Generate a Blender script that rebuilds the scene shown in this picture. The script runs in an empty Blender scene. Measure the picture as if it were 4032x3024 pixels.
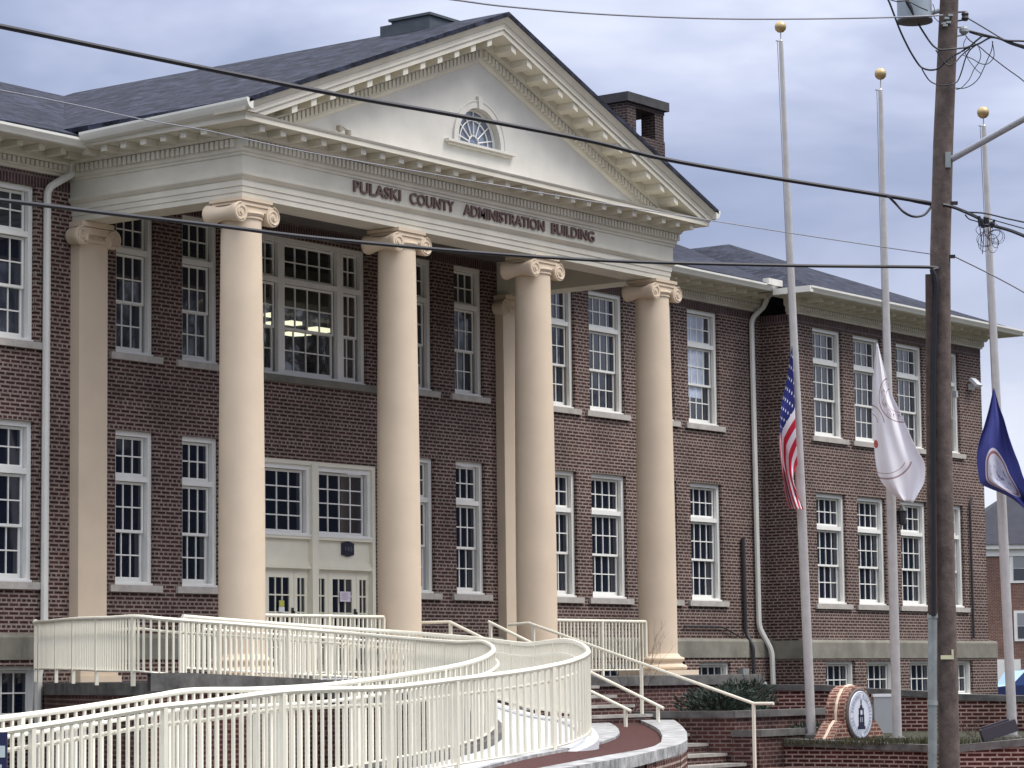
import bpy, bmesh, math, random
from mathutils import Vector, Matrix
from mathutils.geometry import tessellate_polygon
random.seed(7)
R=math.radians
scn=bpy.context.scene
COL=scn.collection
# ------------------------------------------------------------------ camera
CAM=Vector((-31.3844,-27.8859,1.6008)); FPX=10903.5
_y,_t,_r=R(53.955),R(6.0386),R(-0.7061)
FW=Vector((math.sin(_y)*math.cos(_t),math.cos(_y)*math.cos(_t),math.sin(_t)))
_rt=Vector((math.cos(_y),-math.sin(_y),0)); _up=_rt.cross(FW)
RT=_rt*math.cos(_r)+_up*math.sin(_r); UP=-_rt*math.sin(_r)+_up*math.cos(_r)
cd=bpy.data.cameras.new('camera'); cam=bpy.data.objects.new('camera',cd); COL.objects.link(cam)
M=Matrix.Identity(4)
for i in range(3):
    M[i][0]=RT[i]; M[i][1]=UP[i]; M[i][2]=-FW[i]; M[i][3]=CAM[i]
cam.matrix_world=M
cd.sensor_width=36; cd.sensor_fit='HORIZONTAL'; cd.lens=FPX/4032*36; cd.clip_start=0.5; cd.clip_end=3000
scn.camera=cam
# ------------------------------------------------------------------ light
SUN=Vector((.32,-.62,1.2)).normalized()
wd=bpy.data.worlds.new('World'); scn.world=wd; wd.use_nodes=True
nt=wd.node_tree; nt.nodes.clear()
def nd(t,ty,**k):
    n=t.nodes.new(ty)
    for a,b in k.items(): setattr(n,a,b)
    return n
out=nd(nt,'ShaderNodeOutputWorld'); bg=nd(nt,'ShaderNodeBackground'); bg.inputs[1].default_value=.1
sky=nd(nt,'ShaderNodeTexSky',sky_type='NISHITA',sun_disc=False)
sky.sun_elevation=math.asin(SUN.z); sky.sun_rotation=math.atan2(SUN.x,SUN.y); sky.air_density=1.2; sky.dust_density=2
tc=nd(nt,'ShaderNodeTexCoord'); sep=nd(nt,'ShaderNodeSeparateXYZ'); nt.links.new(tc.outputs['Generated'],sep.inputs[0])
mp=nd(nt,'ShaderNodeMapping'); mp.inputs['Scale'].default_value=(5.2,5.2,13); mp.inputs['Location'].default_value=(6.43,8.29,3.55)
nt.links.new(tc.outputs['Generated'],mp.inputs[0])
n1=nd(nt,'ShaderNodeTexNoise'); n1.inputs['Scale'].default_value=1.0; n1.inputs['Detail'].default_value=5; n1.inputs['Roughness'].default_value=.5; n1.inputs['Distortion'].default_value=.35
nt.links.new(mp.outputs[0],n1.inputs['Vector'])
cr=nd(nt,'ShaderNodeValToRGB'); e=cr.color_ramp.elements
e[0].position=.30; e[0].color=(2.2,2.55,4.0,1); e[1].position=.72; e[1].color=(7.2,7.5,8.5,1)
for p,c in ((.43,(3.0,3.4,4.9,1)),(.55,(4.3,4.7,6.3,1))):
    x=e.new(p); x.color=c
nt.links.new(n1.outputs['Fac'],cr.inputs[0])
# an overcast dome is brightest overhead
el=nd(nt,'ShaderNodeMapRange'); el.inputs['From Min'].default_value=.22; el.inputs['From Max'].default_value=.95; el.inputs['To Min'].default_value=1.0; el.inputs['To Max'].default_value=1.6
nt.links.new(sep.outputs['Z'],el.inputs['Value'])
mu=nd(nt,'ShaderNodeVectorMath',operation='SCALE'); nt.links.new(cr.outputs[0],mu.inputs[0]); nt.links.new(el.outputs[0],mu.inputs['Scale'])
# paler band low down
lo=nd(nt,'ShaderNodeMapRange'); lo.inputs['From Min'].default_value=.02; lo.inputs['From Max'].default_value=.16; lo.inputs['To Min'].default_value=.75; lo.inputs['To Max'].default_value=0
nt.links.new(sep.outputs['Z'],lo.inputs['Value'])
hi=nd(nt,'ShaderNodeMapRange'); hi.inputs['From Min'].default_value=.30; hi.inputs['From Max'].default_value=.90; nt.links.new(sep.outputs['Z'],hi.inputs['Value'])
mh=nd(nt,'ShaderNodeMixRGB'); nt.links.new(hi.outputs[0],mh.inputs[0]); nt.links.new(mu.outputs[0],mh.inputs[1]); mh.inputs[2].default_value=(19,19.2,19.8,1)
mx=nd(nt,'ShaderNodeMixRGB'); nt.links.new(lo.outputs[0],mx.inputs[0]); nt.links.new(mh.outputs[0],mx.inputs[1]); mx.inputs[2].default_value=(6.2,6.4,7.2,1)
m2=nd(nt,'ShaderNodeMixRGB'); m2.inputs[0].default_value=.88; nt.links.new(sky.outputs[0],m2.inputs[1]); nt.links.new(mx.outputs[0],m2.inputs[2])
nt.links.new(m2.outputs[0],bg.inputs[0]); nt.links.new(bg.outputs[0],out.inputs[0])
sl=bpy.data.lights.new('sun','SUN'); sl.energy=2.1; sl.angle=R(24); sl.color=(1,.95,.88)
so=bpy.data.objects.new('sun',sl); COL.objects.link(so); so.rotation_euler=SUN.to_track_quat('Z','Y').to_euler(); so.location=(0,-30,40)
scn.view_settings.view_transform='Standard'; scn.view_settings.look='None'; scn.view_settings.exposure=0.5; scn.view_settings.gamma=1
# ------------------------------------------------------------------ helpers
def at(u,v,d=None,x=None,y=None,z=None):
    """world point seen at photo pixel (u,v), at depth d or on a plane"""
    r=FW+(u-2016)/FPX*RT-(v-1512)/FPX*UP
    t=d if d is not None else ((x-CAM.x)/r.x if x is not None else ((y-CAM.y)/r.y if y is not None else (z-CAM.z)/r.z))
    return CAM+r*t
class MB:
    def __init__(s): s.v=[];s.f=[];s.uv=[]
    def face(s,pts,uv=None):
        i=len(s.v); s.v+= [tuple(p) for p in pts]; s.f.append(tuple(range(i,i+len(pts)))); s.uv.append(uv); return s
    def box(s,x0,x1,y0,y1,z0,z1,skip=''):
        if x0>x1:x0,x1=x1,x0
        if y0>y1:y0,y1=y1,y0
        if z0>z1:z0,z1=z1,z0
        P=[(x0,y0,z0),(x1,y0,z0),(x1,y1,z0),(x0,y1,z0),(x0,y0,z1),(x1,y0,z1),(x1,y1,z1),(x0,y1,z1)]
        for k,q in (('b',(0,3,2,1)),('t',(4,5,6,7)),('f',(0,1,5,4)),('r',(1,2,6,5)),('k',(2,3,7,6)),('l',(3,0,4,7))):
            if k not in skip: s.face([P[j] for j in q])
        return s
    def obox(s,c,ax,ay,az,hx,hy,hz):
        c=Vector(c); P=[c+ax*(hx*a)+ay*(hy*b)+az*(hz*d) for d in(-1,1) for b in (-1,1) for a in (-1,1)]
        for q in ((0,2,3,1),(4,5,7,6),(0,1,5,4),(1,3,7,5),(3,2,6,7),(2,0,4,6)): s.face([P[j] for j in q])
        return s
    def prism(s,pts,d):
        """polygon pts extruded by vector d"""
        d=Vector(d); a=[Vector(p) for p in pts]; b=[p+d for p in a]; n=len(a)
        s.face(a[::-1]); s.face(b)
        for i in range(n): s.face([a[i],a[(i+1)%n],b[(i+1)%n],b[i]])
        return s
    def tube(s,pts,r,seg=8,cap=True,share=True):
        pts=[Vector(p) for p in pts]; n=len(pts); rr=r if isinstance(r,(list,tuple)) else [r]*n
        base=len(s.v); ref=None
        for i,p in enumerate(pts):
            d=(pts[min(i+1,n-1)]-pts[max(i-1,0)])
            if d.length<1e-9:d=Vector((0,0,1))
            d.normalize()
            if ref is None: ref=Vector((0,0,1)) if abs(d.z)<.9 else Vector((1,0,0))
            a=d.cross(ref)
            if a.length<1e-4: a=d.cross(Vector((0,1,0)))
            a.normalize(); b=a.cross(d); ref=b if abs(d.z)>.9 else ref
            for k in range(seg):
                t=2*math.pi*k/seg; q=p+a*(math.cos(t)*rr[i])+b*(math.sin(t)*rr[i]); s.v.append(tuple(q))
        for i in range(n-1):
            for k in range(seg):
                s.f.append((base+i*seg+k,base+i*seg+(k+1)%seg,base+(i+1)*seg+(k+1)%seg,base+(i+1)*seg+k)); s.uv.append(None)
        if cap:
            s.f.append(tuple(base+k for k in range(seg))[::-1]); s.uv.append(None)
            s.f.append(tuple(base+(n-1)*seg+k for k in range(seg))); s.uv.append(None)
        return s
    def lathe(s,prof,c,seg=32,axis='z'):
        """prof: list of (r,z) ; closed top/bottom"""
        base=len(s.v)
        for r,z in prof:
            for k in range(seg):
                t=2*math.pi*k/seg
                a,b=r*math.cos(t),r*math.sin(t)
                p=(a,b,z) if axis=='z' else ((a,z,b) if axis=='y' else (z,a,b))
                s.v.append((c[0]+p[0],c[1]+p[1],c[2]+p[2]))
        n=len(prof)
        for i in range(n-1):
            for k in range(seg):
                q=(base+i*seg+k,base+i*seg+(k+1)%seg,base+(i+1)*seg+(k+1)%seg,base+(i+1)*seg+k)
                s.f.append(q if axis!='y' else q[::-1]); s.uv.append(None)
        lo=tuple(base+k for k in range(seg)); hi=tuple(base+(n-1)*seg+k for k in range(seg))
        s.f.append(lo[::-1]); s.uv.append(None); s.f.append(hi); s.uv.append(None)
        return s
    def mesh(s,name,mat,smooth=False,org=(0,0,0)):
        m=bpy.data.meshes.new(name)
        m.from_pydata([(a-org[0],b-org[1],c-org[2]) for a,b,c in s.v],[],s.f)
        ul=m.uv_layers.new(name='UVMap'); m.calc_loop_triangles() if False else None
        for p,uv in zip(m.polygons,s.uv):
            n=p.normal
            for j,li in enumerate(p.loop_indices):
                if uv: ul.data[li].uv=uv[j]; continue
                a=s.v[s.f[p.index][j]]
                if abs(n.z)>.72: ul.data[li].uv=(a[0],a[1])
                elif abs(n.y)>=abs(n.x): ul.data[li].uv=(a[0],a[2])
                else: ul.data[li].uv=(a[1],a[2])
        if mat: m.materials.append(mat)
        if smooth:
            for p in m.polygons:p.use_smooth=True
            if smooth!='all': m.set_sharp_from_angle(angle=R(35))
        m.update()
        return m
    def build(s,name,mat,parent=None,smooth=False,loc=None):
        if parent is not None: org=WL[parent.name]
        else: org=Vector(loc) if loc is not None else Vector((0,0,0))
        o=bpy.data.objects.new(name,s.mesh(name,mat,smooth,org)); COL.objects.link(o)
        if parent is not None: o.parent=parent; WL[o.name]=org
        else: o.location=org; WL[o.name]=org
        return o
WL={}
def tag(o,label=None,cat=None,group=None,kind=None):
    if label:o['label']=label
    if cat:o['category']=cat
    if group:o['group']=group
    if kind:o['kind']=kind
    return o
def thing(name,loc,label,cat,group=None):
    o=bpy.data.objects.new(name,None); o.location=loc; o.empty_display_size=.2; COL.objects.link(o); WL[o.name]=Vector(loc)
    return tag(o,label,cat,group)
def rigid(name,mesh,parent,loc):
    """a part placed at world loc that shares a mesh"""
    o=bpy.data.objects.new(name,mesh); COL.objects.link(o); o.parent=parent; o.location=Vector(loc)-WL[parent.name]; WL[o.name]=Vector(loc); return o
# ------------------------------------------------------------------ materials
def mat(name,col,rough=.6,metal=0,spec=.5,noise=None,bump=None,var=None):
    """noise=(scale,amount) colour mottling; bump=(scale,strength); var=second colour"""
    m=bpy.data.materials.new(name); m.use_nodes=True; t=m.node_tree; b=t.nodes['Principled BSDF']
    b.inputs['Base Color'].default_value=(*col,1); b.inputs['Roughness'].default_value=rough; b.inputs['Metallic'].default_value=metal; b.inputs['Specular IOR Level'].default_value=spec
    g=nd(t,'ShaderNodeNewGeometry')
    if noise:
        n=nd(t,'ShaderNodeTexNoise'); n.inputs['Scale'].default_value=noise[0]; n.inputs['Detail'].default_value=5; n.inputs['Roughness'].default_value=.6
        t.links.new(g.outputs['Position'],n.inputs['Vector'])
        mr=nd(t,'ShaderNodeMapRange'); mr.inputs['From Min'].default_value=.3; mr.inputs['From Max'].default_value=.7; t.links.new(n.outputs['Fac'],mr.inputs['Value'])
        x=nd(t,'ShaderNodeMixRGB'); t.links.new(mr.outputs[0],x.inputs[0])
        c2=var if var else tuple(c*(1-noise[1]) for c in col)
        x.inputs[1].default_value=(*c2,1); x.inputs[2].default_value=(*(c if var else min(1,c*(1+noise[1]*.5)) for c in col),1)
        t.links.new(x.outputs[0],b.inputs['Base Color'])
    if bump:
        n=nd(t,'ShaderNodeTexNoise'); n.inputs['Scale'].default_value=bump[0]; n.inputs['Detail'].default_value=4
        t.links.new(g.outputs['Position'],n.inputs['Vector'])
        bp=nd(t,'ShaderNodeBump'); bp.inputs['Strength'].default_value=bump[1]; bp.inputs['Distance'].default_value=.02
        t.links.new(n.outputs['Fac'],bp.inputs['Height']); t.links.new(bp.outputs[0],b.inputs['Normal'])
    return m
def brickmat(name,c1,c2,mort,w=.213,h=.0677,ms=.015,header=6,dirt=.25,soldier=False):
    m=bpy.data.materials.new(name); m.use_nodes=True; t=m.node_tree; b=t.nodes['Principled BSDF']; b.inputs['Roughness'].default_value=.85; b.inputs['Specular IOR Level'].default_value=.25
    uv=nd(t,'ShaderNodeUVMap'); 
    def brick(w_,h_,off):
        k=nd(t,'ShaderNodeTexBrick'); k.offset=off; k.inputs['Scale'].default_value=1; k.inputs['Mortar Size'].default_value=ms; k.inputs['Mortar Smooth'].default_value=.15
        k.inputs['Brick Width'].default_value=w_; k.inputs['Row Height'].default_value=h_; k.inputs['Bias'].default_value=0
        k.inputs['Color1'].default_value=(*c1,1); k.inputs['Color2'].default_value=(*c2,1); k.inputs['Mortar'].default_value=(*mort,1)
        t.links.new(uv.outputs[0],k.inputs['Vector']); return k
    a=brick(w,h,.5)
    colr,fac=a.outputs['Color'],a.outputs['Fac']
    if header:
        b2=brick(w/2,h,.5); s=nd(t,'ShaderNodeSeparateXYZ'); t.links.new(uv.outputs[0],s.inputs[0])
        d=nd(t,'ShaderNodeMath',operation='DIVIDE'); t.links.new(s.outputs['Y'],d.inputs[0]); d.inputs[1].default_value=h*header
        f=nd(t,'ShaderNodeMath',operation='FRACT'); t.links.new(d.outputs[0],f.inputs[0])
        l=nd(t,'ShaderNodeMath',operation='LESS_THAN'); t.links.new(f.outputs[0],l.inputs[0]); l.inputs[1].default_value=1/header
        x=nd(t,'ShaderNodeMixRGB'); t.links.new(l.outputs[0],x.inputs[0]); t.links.new(colr,x.inputs[1]); t.links.new(b2.outputs['Color'],x.inputs[2]); colr=x.outputs[0]
        x2=nd(t,'ShaderNodeMixRGB'); t.links.new(l.outputs[0],x2.inputs[0]); t.links.new(fac,x2.inputs[1]); t.links.new(b2.outputs['Fac'],x2.inputs[2]); fac=x2.outputs[0]
    g=nd(t,'ShaderNodeNewGeometry')
    n=nd(t,'ShaderNodeTexNoise'); n.inputs['Scale'].default_value=.9; n.inputs['Detail'].default_value=6; n.inputs['Roughness'].default_value=.65; t.links.new(g.outputs['Position'],n.inputs['Vector'])
    mr=nd(t,'ShaderNodeMapRange'); mr.inputs['From Min'].default_value=.3; mr.inputs['From Max'].default_value=.7; mr.inputs['To Min'].default_value=1-dirt; mr.inputs['To Max'].default_value=1+dirt*.6; t.links.new(n.outputs['Fac'],mr.inputs['Value'])
    n3=nd(t,'ShaderNodeTexNoise'); n3.inputs['Scale'].default_value=14; n3.inputs['Detail'].default_value=2; t.links.new(g.outputs['Position'],n3.inputs['Vector'])
    mr3=nd(t,'ShaderNodeMapRange'); mr3.inputs['From Min'].default_value=.3; mr3.inputs['From Max'].default_value=.7; mr3.inputs['To Min'].default_value=.78; mr3.inputs['To Max'].default_value=1.2; t.links.new(n3.outputs['Fac'],mr3.inputs['Value'])
    mm=nd(t,'ShaderNodeMath',operation='MULTIPLY'); t.links.new(mr.outputs[0],mm.inputs[0]); t.links.new(mr3.outputs[0],mm.inputs[1])
    v=nd(t,'ShaderNodeVectorMath',operation='SCALE'); t.links.new(colr,v.inputs[0]); t.links.new(mm.outputs[0],v.inputs['Scale']); t.links.new(v.outputs[0],b.inputs['Base Color'])
    bp=nd(t,'ShaderNodeBump'); bp.inputs['Strength'].default_value=.5; bp.inputs['Distance'].default_value=.01; bp.invert=True; t.links.new(fac,bp.inputs['Height']); t.links.new(bp.outputs[0],b.inputs['Normal'])
    return m
def lin(r,g,b):
    f=lambda c:(c/12.92 if c<=.04045 else ((c+.055)/1.055)**2.4)
    return tuple(f(c/255) for c in (r,g,b))
BRICK=brickmat('red brick',(.032,.013,.012),(.066,.026,.022),(.255,.203,.178),ms=.0155,dirt=.3)
SOLDIER=brickmat('soldier brick',(.055,.028,.029),(.085,.042,.042),(.17,.135,.13),w=.0677,h=.24,ms=.014,header=0)
WALLB=brickmat('garden wall brick',(.055,.015,.012),(.10,.028,.021),(.42,.31,.265),ms=.013,header=0,dirt=.4)
DIMB=brickmat('terrace brick',(.05,.021,.019),(.09,.036,.030),(.19,.14,.125),ms=.012,header=0,dirt=.45)
RAMPB=brickmat('ramp wall brick',(.05,.016,.016),(.085,.028,.026),(.19,.12,.105),ms=.012,header=0,dirt=.35)
DARKB=brickmat('chimney brick',(.03,.018,.018),(.055,.03,.028),(.11,.09,.085),ms=.014,header=0)
HOUSEB=brickmat('house brick',(.15,.06,.045),(.2,.085,.06),(.26,.2,.17),ms=.014,header=0)
CREAM=mat('cream painted trim',(.67,.635,.535),.55,noise=(1.3,.13),bump=(30,.04))
CREAM2=mat('cream painted soffit',(.60,.56,.47),.6,noise=(2,.15))
COLM=mat('tan painted stucco',(.66,.54,.405),.75,noise=(1.1,.08),bump=(90,.18))
WHITE=mat('off white window paint',(.80,.795,.755),.5,noise=(3,.06))
WOODW=mat('cream door paint',(.76,.73,.60),.5,noise=(2.5,.06))
STONE=mat('pale stone sill',(.43,.40,.365),.85,noise=(5,.22),bump=(40,.15))
WTABLE=mat('weathered concrete band',(.21,.20,.165),.9,noise=(1.6,.38),bump=(30,.15))
CAPST=mat('mossy dark coping stone',(.13,.125,.12),.9,noise=(3.2,.6),bump=(18,.3))
CAPL=mat('pale coping stone',(.40,.40,.40),.85,noise=(4.5,.75),bump=(22,.3))
CONC=mat('pale concrete ramp',(.56,.57,.60),.85,noise=(1.5,.1),bump=(40,.1))
GUT=mat('cream metal gutter',(.70,.69,.63),.4,noise=(2,.08))
PIPE=mat('white downspout metal',(.72,.71,.66),.4,noise=(3,.08))
RAIL=mat('ivory painted rail',(.80,.765,.64),.35,noise=(4,.06))
GLASS=mat('dark window glass',(.008,.012,.024),.03,spec=.5)
GLASS.node_tree.nodes['Principled BSDF'].inputs['IOR'].default_value=1.75
BLACK=mat('black rubber cable',(.012,.013,.02),.55)
GREYW=mat('bare grey wire',(.22,.22,.26),.5)
ALU=mat('brushed aluminium pole',(.55,.54,.53),.42,metal=.2,noise=(6,.12))
GOLD=mat('dull gold ball',(.45,.34,.17),.35,metal=.6)
WOODP=mat('weathered pole timber',(.14,.105,.092),.9,noise=(7,.45),bump=(35,.4))
GALV=mat('galvanised steel',(.34,.37,.37),.5,metal=.3,noise=(5,.25))
TRANSF=mat('grey transformer paint',(.30,.35,.40),.45,noise=(3,.1))
DARKM=mat('dark steel',(.03,.03,.035),.5)
MULCH=mat('red bark mulch',(.075,.018,.014),.95,noise=(16,.8),bump=(70,.9))
LAWN=mat('winter grass',(.035,.036,.018),.95,noise=(6,.5),bump=(60,.6))
PATHM=brickmat('pink paver path',(.22,.115,.105),(.26,.14,.125),(.24,.15,.14),w=.2,h=.1,ms=.008,header=0,dirt=.15)
LETT=mat('brown bronze letters',(.16,.10,.085),.5)
SHR=mat('dark evergreen leaf',(.028,.05,.034),.7,noise=(20,.5))
TWIG=mat('bare brown twig',(.07,.045,.035),.9)
BARK=mat('grey bark',(.06,.05,.045),.9)
# shingle roof
def roofmat():
    m=bpy.data.materials.new('slate blue shingles'); m.use_nodes=True; t=m.node_tree; b=t.nodes['Principled BSDF']; b.inputs['Roughness'].default_value=.9; b.inputs['Specular IOR Level'].default_value=.2
    uv=nd(t,'ShaderNodeUVMap')
    k=nd(t,'ShaderNodeTexBrick'); k.inputs['Scale'].default_value=1; k.inputs['Brick Width'].default_value=.34; k.inputs['Row Height'].default_value=.14; k.inputs['Mortar Size'].default_value=.006
    k.inputs['Color1'].default_value=(.010,.012,.022,1); k.inputs['Color2'].default_value=(.034,.039,.062,1); k.inputs['Mortar'].default_value=(.012,.013,.02,1)
    t.links.new(uv.outputs[0],k.inputs['Vector'])
    n=nd(t,'ShaderNodeTexNoise'); n.inputs['Scale'].default_value=4.6; n.inputs['Detail'].default_value=4; n.inputs['Roughness'].default_value=.7; t.links.new(uv.outputs[0],n.inputs['Vector'])
    mr=nd(t,'ShaderNodeMapRange'); mr.inputs['From Min'].default_value=.35; mr.inputs['From Max'].default_value=.65; mr.inputs['To Min'].default_value=.35; mr.inputs['To Max'].default_value=1.75; t.links.new(n.outputs['Fac'],mr.inputs['Value'])
    v=nd(t,'ShaderNodeVectorMath',operation='SCALE'); t.links.new(k.outputs['Color'],v.inputs[0]); t.links.new(mr.outputs[0],v.inputs['Scale']); t.links.new(v.outputs[0],b.inputs['Base Color'])
    bp=nd(t,'ShaderNodeBump'); bp.inputs['Strength'].default_value=.6; bp.inputs['Distance'].default_value=.02; t.links.new(k.outputs['Color'],bp.inputs['Height']); t.links.new(bp.outputs[0],b.inputs['Normal'])
    return m
ROOF=roofmat()
# ------------------------------------------------------------------ county building
W,D=12.139,3.696; CX=W/2; ZF=1.6
B=thing('brick_building',(CX,D,0),'long red brick county building with cream columned portico and dark shingle roof','building')
def wall_y(mb,y,x0,x1,z0,z1,holes,dep=.22):
    xs=sorted({x0,x1,*[a for h in holes for a in h[:2] if x0<a<x1]}); zs=sorted({z0,z1,*[a for h in holes for a in h[2:] if z0<a<z1]})
    for i in range(len(xs)-1):
        for j in range(len(zs)-1):
            cx,cz=(xs[i]+xs[i+1])/2,(zs[j]+zs[j+1])/2
            if any(h[0]<cx<h[1] and h[2]<cz<h[3] for h in holes): continue
            mb.face([(xs[i],y,zs[j]),(xs[i+1],y,zs[j]),(xs[i+1],y,zs[j+1]),(xs[i],y,zs[j+1])])
    for a,b,c,d in holes:
        mb.face([(a,y,c),(a,y,d),(a,y+dep,d),(a,y+dep,c)]); mb.face([(b,y,c),(b,y+dep,c),(b,y+dep,d),(b,y,d)])
        mb.face([(a,y,d),(b,y,d),(b,y+dep,d),(a,y+dep,d)]); mb.face([(a,y,c),(a,y+dep,c),(b,y+dep,c),(b,y,c)])
MESH={}
def window(w,h,cols,loc,kind='tall',parent=B,sill=True,glass=None,bright=False,label=None):
    key=(round(w,2),round(h,2),cols,kind,sill)
    if key not in MESH:
        c=.085 if kind!='small' else .06
        fr=MB(); y0,y1=.075,.15
        fr.box(0,c,y0,y1,0,h); fr.box(w-c,w,y0,y1,0,h); fr.box(c,w-c,y0,y1,h-c,h); fr.box(c,w-c,y0,y1,0,.06)
        fr.box(0,.03,y1,.27,0,h); fr.box(w-.03,w,y1,.27,0,h); fr.box(.03,w-.03,y1,.27,h-.03,h); fr.box(.03,w-.03,y1,.27,0,.03)
        fr.box(-.02,w+.02,.03,y0+.04,.0,.035)                     # sloping sub-sill lip
        L,Rr=c+.012,w-c-.012
        sashes=[]
        def sash(z0,z1,y,rows,bot=.045):
            s=MB(); st=.042
            s.box(L,L+st,y,y+.04,z0,z1); s.box(Rr-st,Rr,y,y+.04,z0,z1); s.box(L+st,Rr-st,y,y+.04,z1-st,z1); s.box(L+st,Rr-st,y,y+.04,z0,z0+bot)
            gx0,gx1,gz0,gz1=L+st,Rr-st,z0+bot,z1-st
            for i in range(1,cols):
                x=gx0+(gx1-gx0)*i/cols; s.box(x-.011,x+.011,y+.004,y+.03,gz0,gz1)
            for i in range(1,rows):
                z=gz0+(gz1-gz0)*i/rows; s.box(gx0,gx1,y+.002,y+.031,z-.011,z+.011)
            sashes.append(s)
        if kind=='tall':
            zt=h*.690
            fr.box(c,w-c,y0+.01,y1-.004,zt-.045,zt+.045)
            sash(zt+.05,h-c-.005,.16,2); sash(h*.342,zt-.05,.16,2); sash(.065,h*.342+.035,.20,2,.07)
        elif kind=='small': sash(.065,h-c-.005,.17,2)
        elif kind=='grid': sash(.065,h-c-.005,.17,4)
        elif kind=='side':
            zt=h*.690; fr.box(c,w-c,y0+.01,y1-.004,zt-.045,zt+.045); sash(zt+.05,h-c-.005,.16,2); sash(h*.342,zt-.05,.16,2); sash(.065,h*.342+.035,.20,2,.07)
        g=MB(); q=lambda y,a,b:g.face([(c,y,a),(w-c,y,a),(w-c,y,b),(c,y,b)])
        if kind in('tall','side'): q(.181,h*.342+.02,h-c); q(.221,.03,h*.342+.02)
        else: q(.19,.03,h-c)
        sl=None
        if sill:
            sl=MB(); sl.box(-.15,w+.15,-.055,.10,-.115,-.003)
            sl=sl.mesh('sill',STONE)
        MESH[key]=(fr.mesh('window',WHITE),[s.mesh('sash',WHITE) for s in sashes],g.mesh('glass',GLASS),sl)
    fm,sm,gm,sl=MESH[key]
    o=rigid('window',fm,parent,loc)
    if label:o['label']=label
    for s in sm: rigid('sash',s,o,loc)
    if glass is None: rigid('glass',gm,o,loc)
    else:
        gmm=gm.copy(); gmm.materials.clear(); gmm.materials.append(glass); rigid('glass',gmm,o,loc)
    if sl: rigid('sill',sl,o,loc)
    if bright:
        b=MB(); b.face([(.1,.1802,h*.36),(w-.33,.1802,h*.36),(w-.33,.1802,h-.1),(.1,.1802,h-.1)]); b.face([(.1,.2202,h*.24),(w-.38,.2202,h*.24),(w-.38,.2202,h*.36),(.1,.2202,h*.36)])
        rigid('pale_pane',b.mesh('pale_pane',PALE_PANE),o,loc)  # flat pale blue sheet just in front of this window's glass
    return o
PALE_PANE=mat('pale blue window pane',(.50,.56,.70),.6,noise=(2.2,.35))
# interior glass for the big stair window
GT=bpy.data.materials.new('clear reflecting glass'); GT.use_nodes=True; t=GT.node_tree; t.nodes.clear()
o_=nd(t,'ShaderNodeOutputMaterial'); mxs=nd(t,'ShaderNodeMixShader'); tr=nd(t,'ShaderNodeBsdfTransparent'); gl=nd(t,'ShaderNodeBsdfGlossy'); gl.inputs['Roughness'].default_value=.02; fz=nd(t,'ShaderNodeFresnel'); fz.inputs[0].default_value=2.3
tr.inputs[0].default_value=(.75,.8,.85,1)
t.links.new(fz.outputs[0],mxs.inputs[0]); t.links.new(tr.outputs[0],mxs.inputs[1]); t.links.new(gl.outputs[0],mxs.inputs[2]); t.links.new(mxs.outputs[0],o_.inputs[0])
ZU0,ZU1,ZL0,ZL1=6.945,9.43,3.165,5.685
XO=[(12.90,14.17),(14.69,15.96),(16.60,17.87),(18.41,19.67)]
XL=[(W-b,W-a) for a,b in XO[:2]]
XN=[(1.05,1.965),(2.63,3.545),(W-3.545,W-2.63),(W-1.965,W-1.05)]
holes=[]
for a,b in XO+XL+XN: holes+=[(a,b,ZU0,ZU1),(a,b,ZL0,ZL1)]
CWX=(4.60,W-4.60); holes.append((CWX[0],CWX[1],6.90,9.36))
DX=(4.36,W-4.36); holes.append((DX[0],DX[1],ZF,5.44))
mb=MB(); wall_y(mb,D,-9.3,21.45,2.35,9.432,holes)
wall_main=mb.build('wall',BRICK,B)
mb=MB(); 
for a,b in ((-9.3,.0),(W,21.45)): mb.face([(a,D-.004,9.432),(b,D-.004,9.432),(b,D-.004,9.66),(a,D-.004,9.66)])
mb.box(0,W,D-.002,D+.1,9.432,9.66)
mb.build('soldier_course',SOLDIER,B)
# basement wall, proud of the wall above
bh=[(a,b,1.03,1.86) for a,b in XO+XL]
YB=D-.14
mb=MB()
wall_y(mb,YB,-9.3,-1.9+1.9,.0,1.955,[h for h in bh if h[1]<0],.25)
wall_y(mb,YB,0,W,.0,1.955,[(DX[0],DX[1],ZF,1.955)],.25)
wall_y(mb,YB,W,21.45,.0,1.955,[h for h in bh if h[0]>W],.25)
mb.build('basement_wall',BRICK,B)
mb=MB()
for a,b in ((-9.3,DX[0]-.02),(DX[1]+.02,21.45)):
    mb.prism([(a,D+.05,1.956),(a,D-.16,1.956),(a,D-.16,2.30),(a,D-.13,2.352),(a,D+.05,2.37)],(b-a,0,0))
mb.build('water_table',WTABLE,B)
# windows
for i,(a,b) in enumerate(XO):
    window(b-a,ZU1-ZU0,4,(a,D,ZU0),bright=(i==3)); window(b-a,ZL1-ZL0,4,(a,D,ZL0)); window(b-a,.83,4,(a,YB,1.03),'small',sill=False)
for i,(a,b) in enumerate(XL):
    window(b-a,ZU1-ZU0,4,(a,D,ZU0)); window(b-a,ZL1-ZL0,4,(a,D,ZL0)); window(b-a,.83,4,(a,YB,1.03),'small',sill=False)
for a,b in XN:
    window(b-a,ZU1-ZU0,3,(a,D,ZU0)); window(b-a,ZL1-ZL0,3,(a,D,ZL0))
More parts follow.
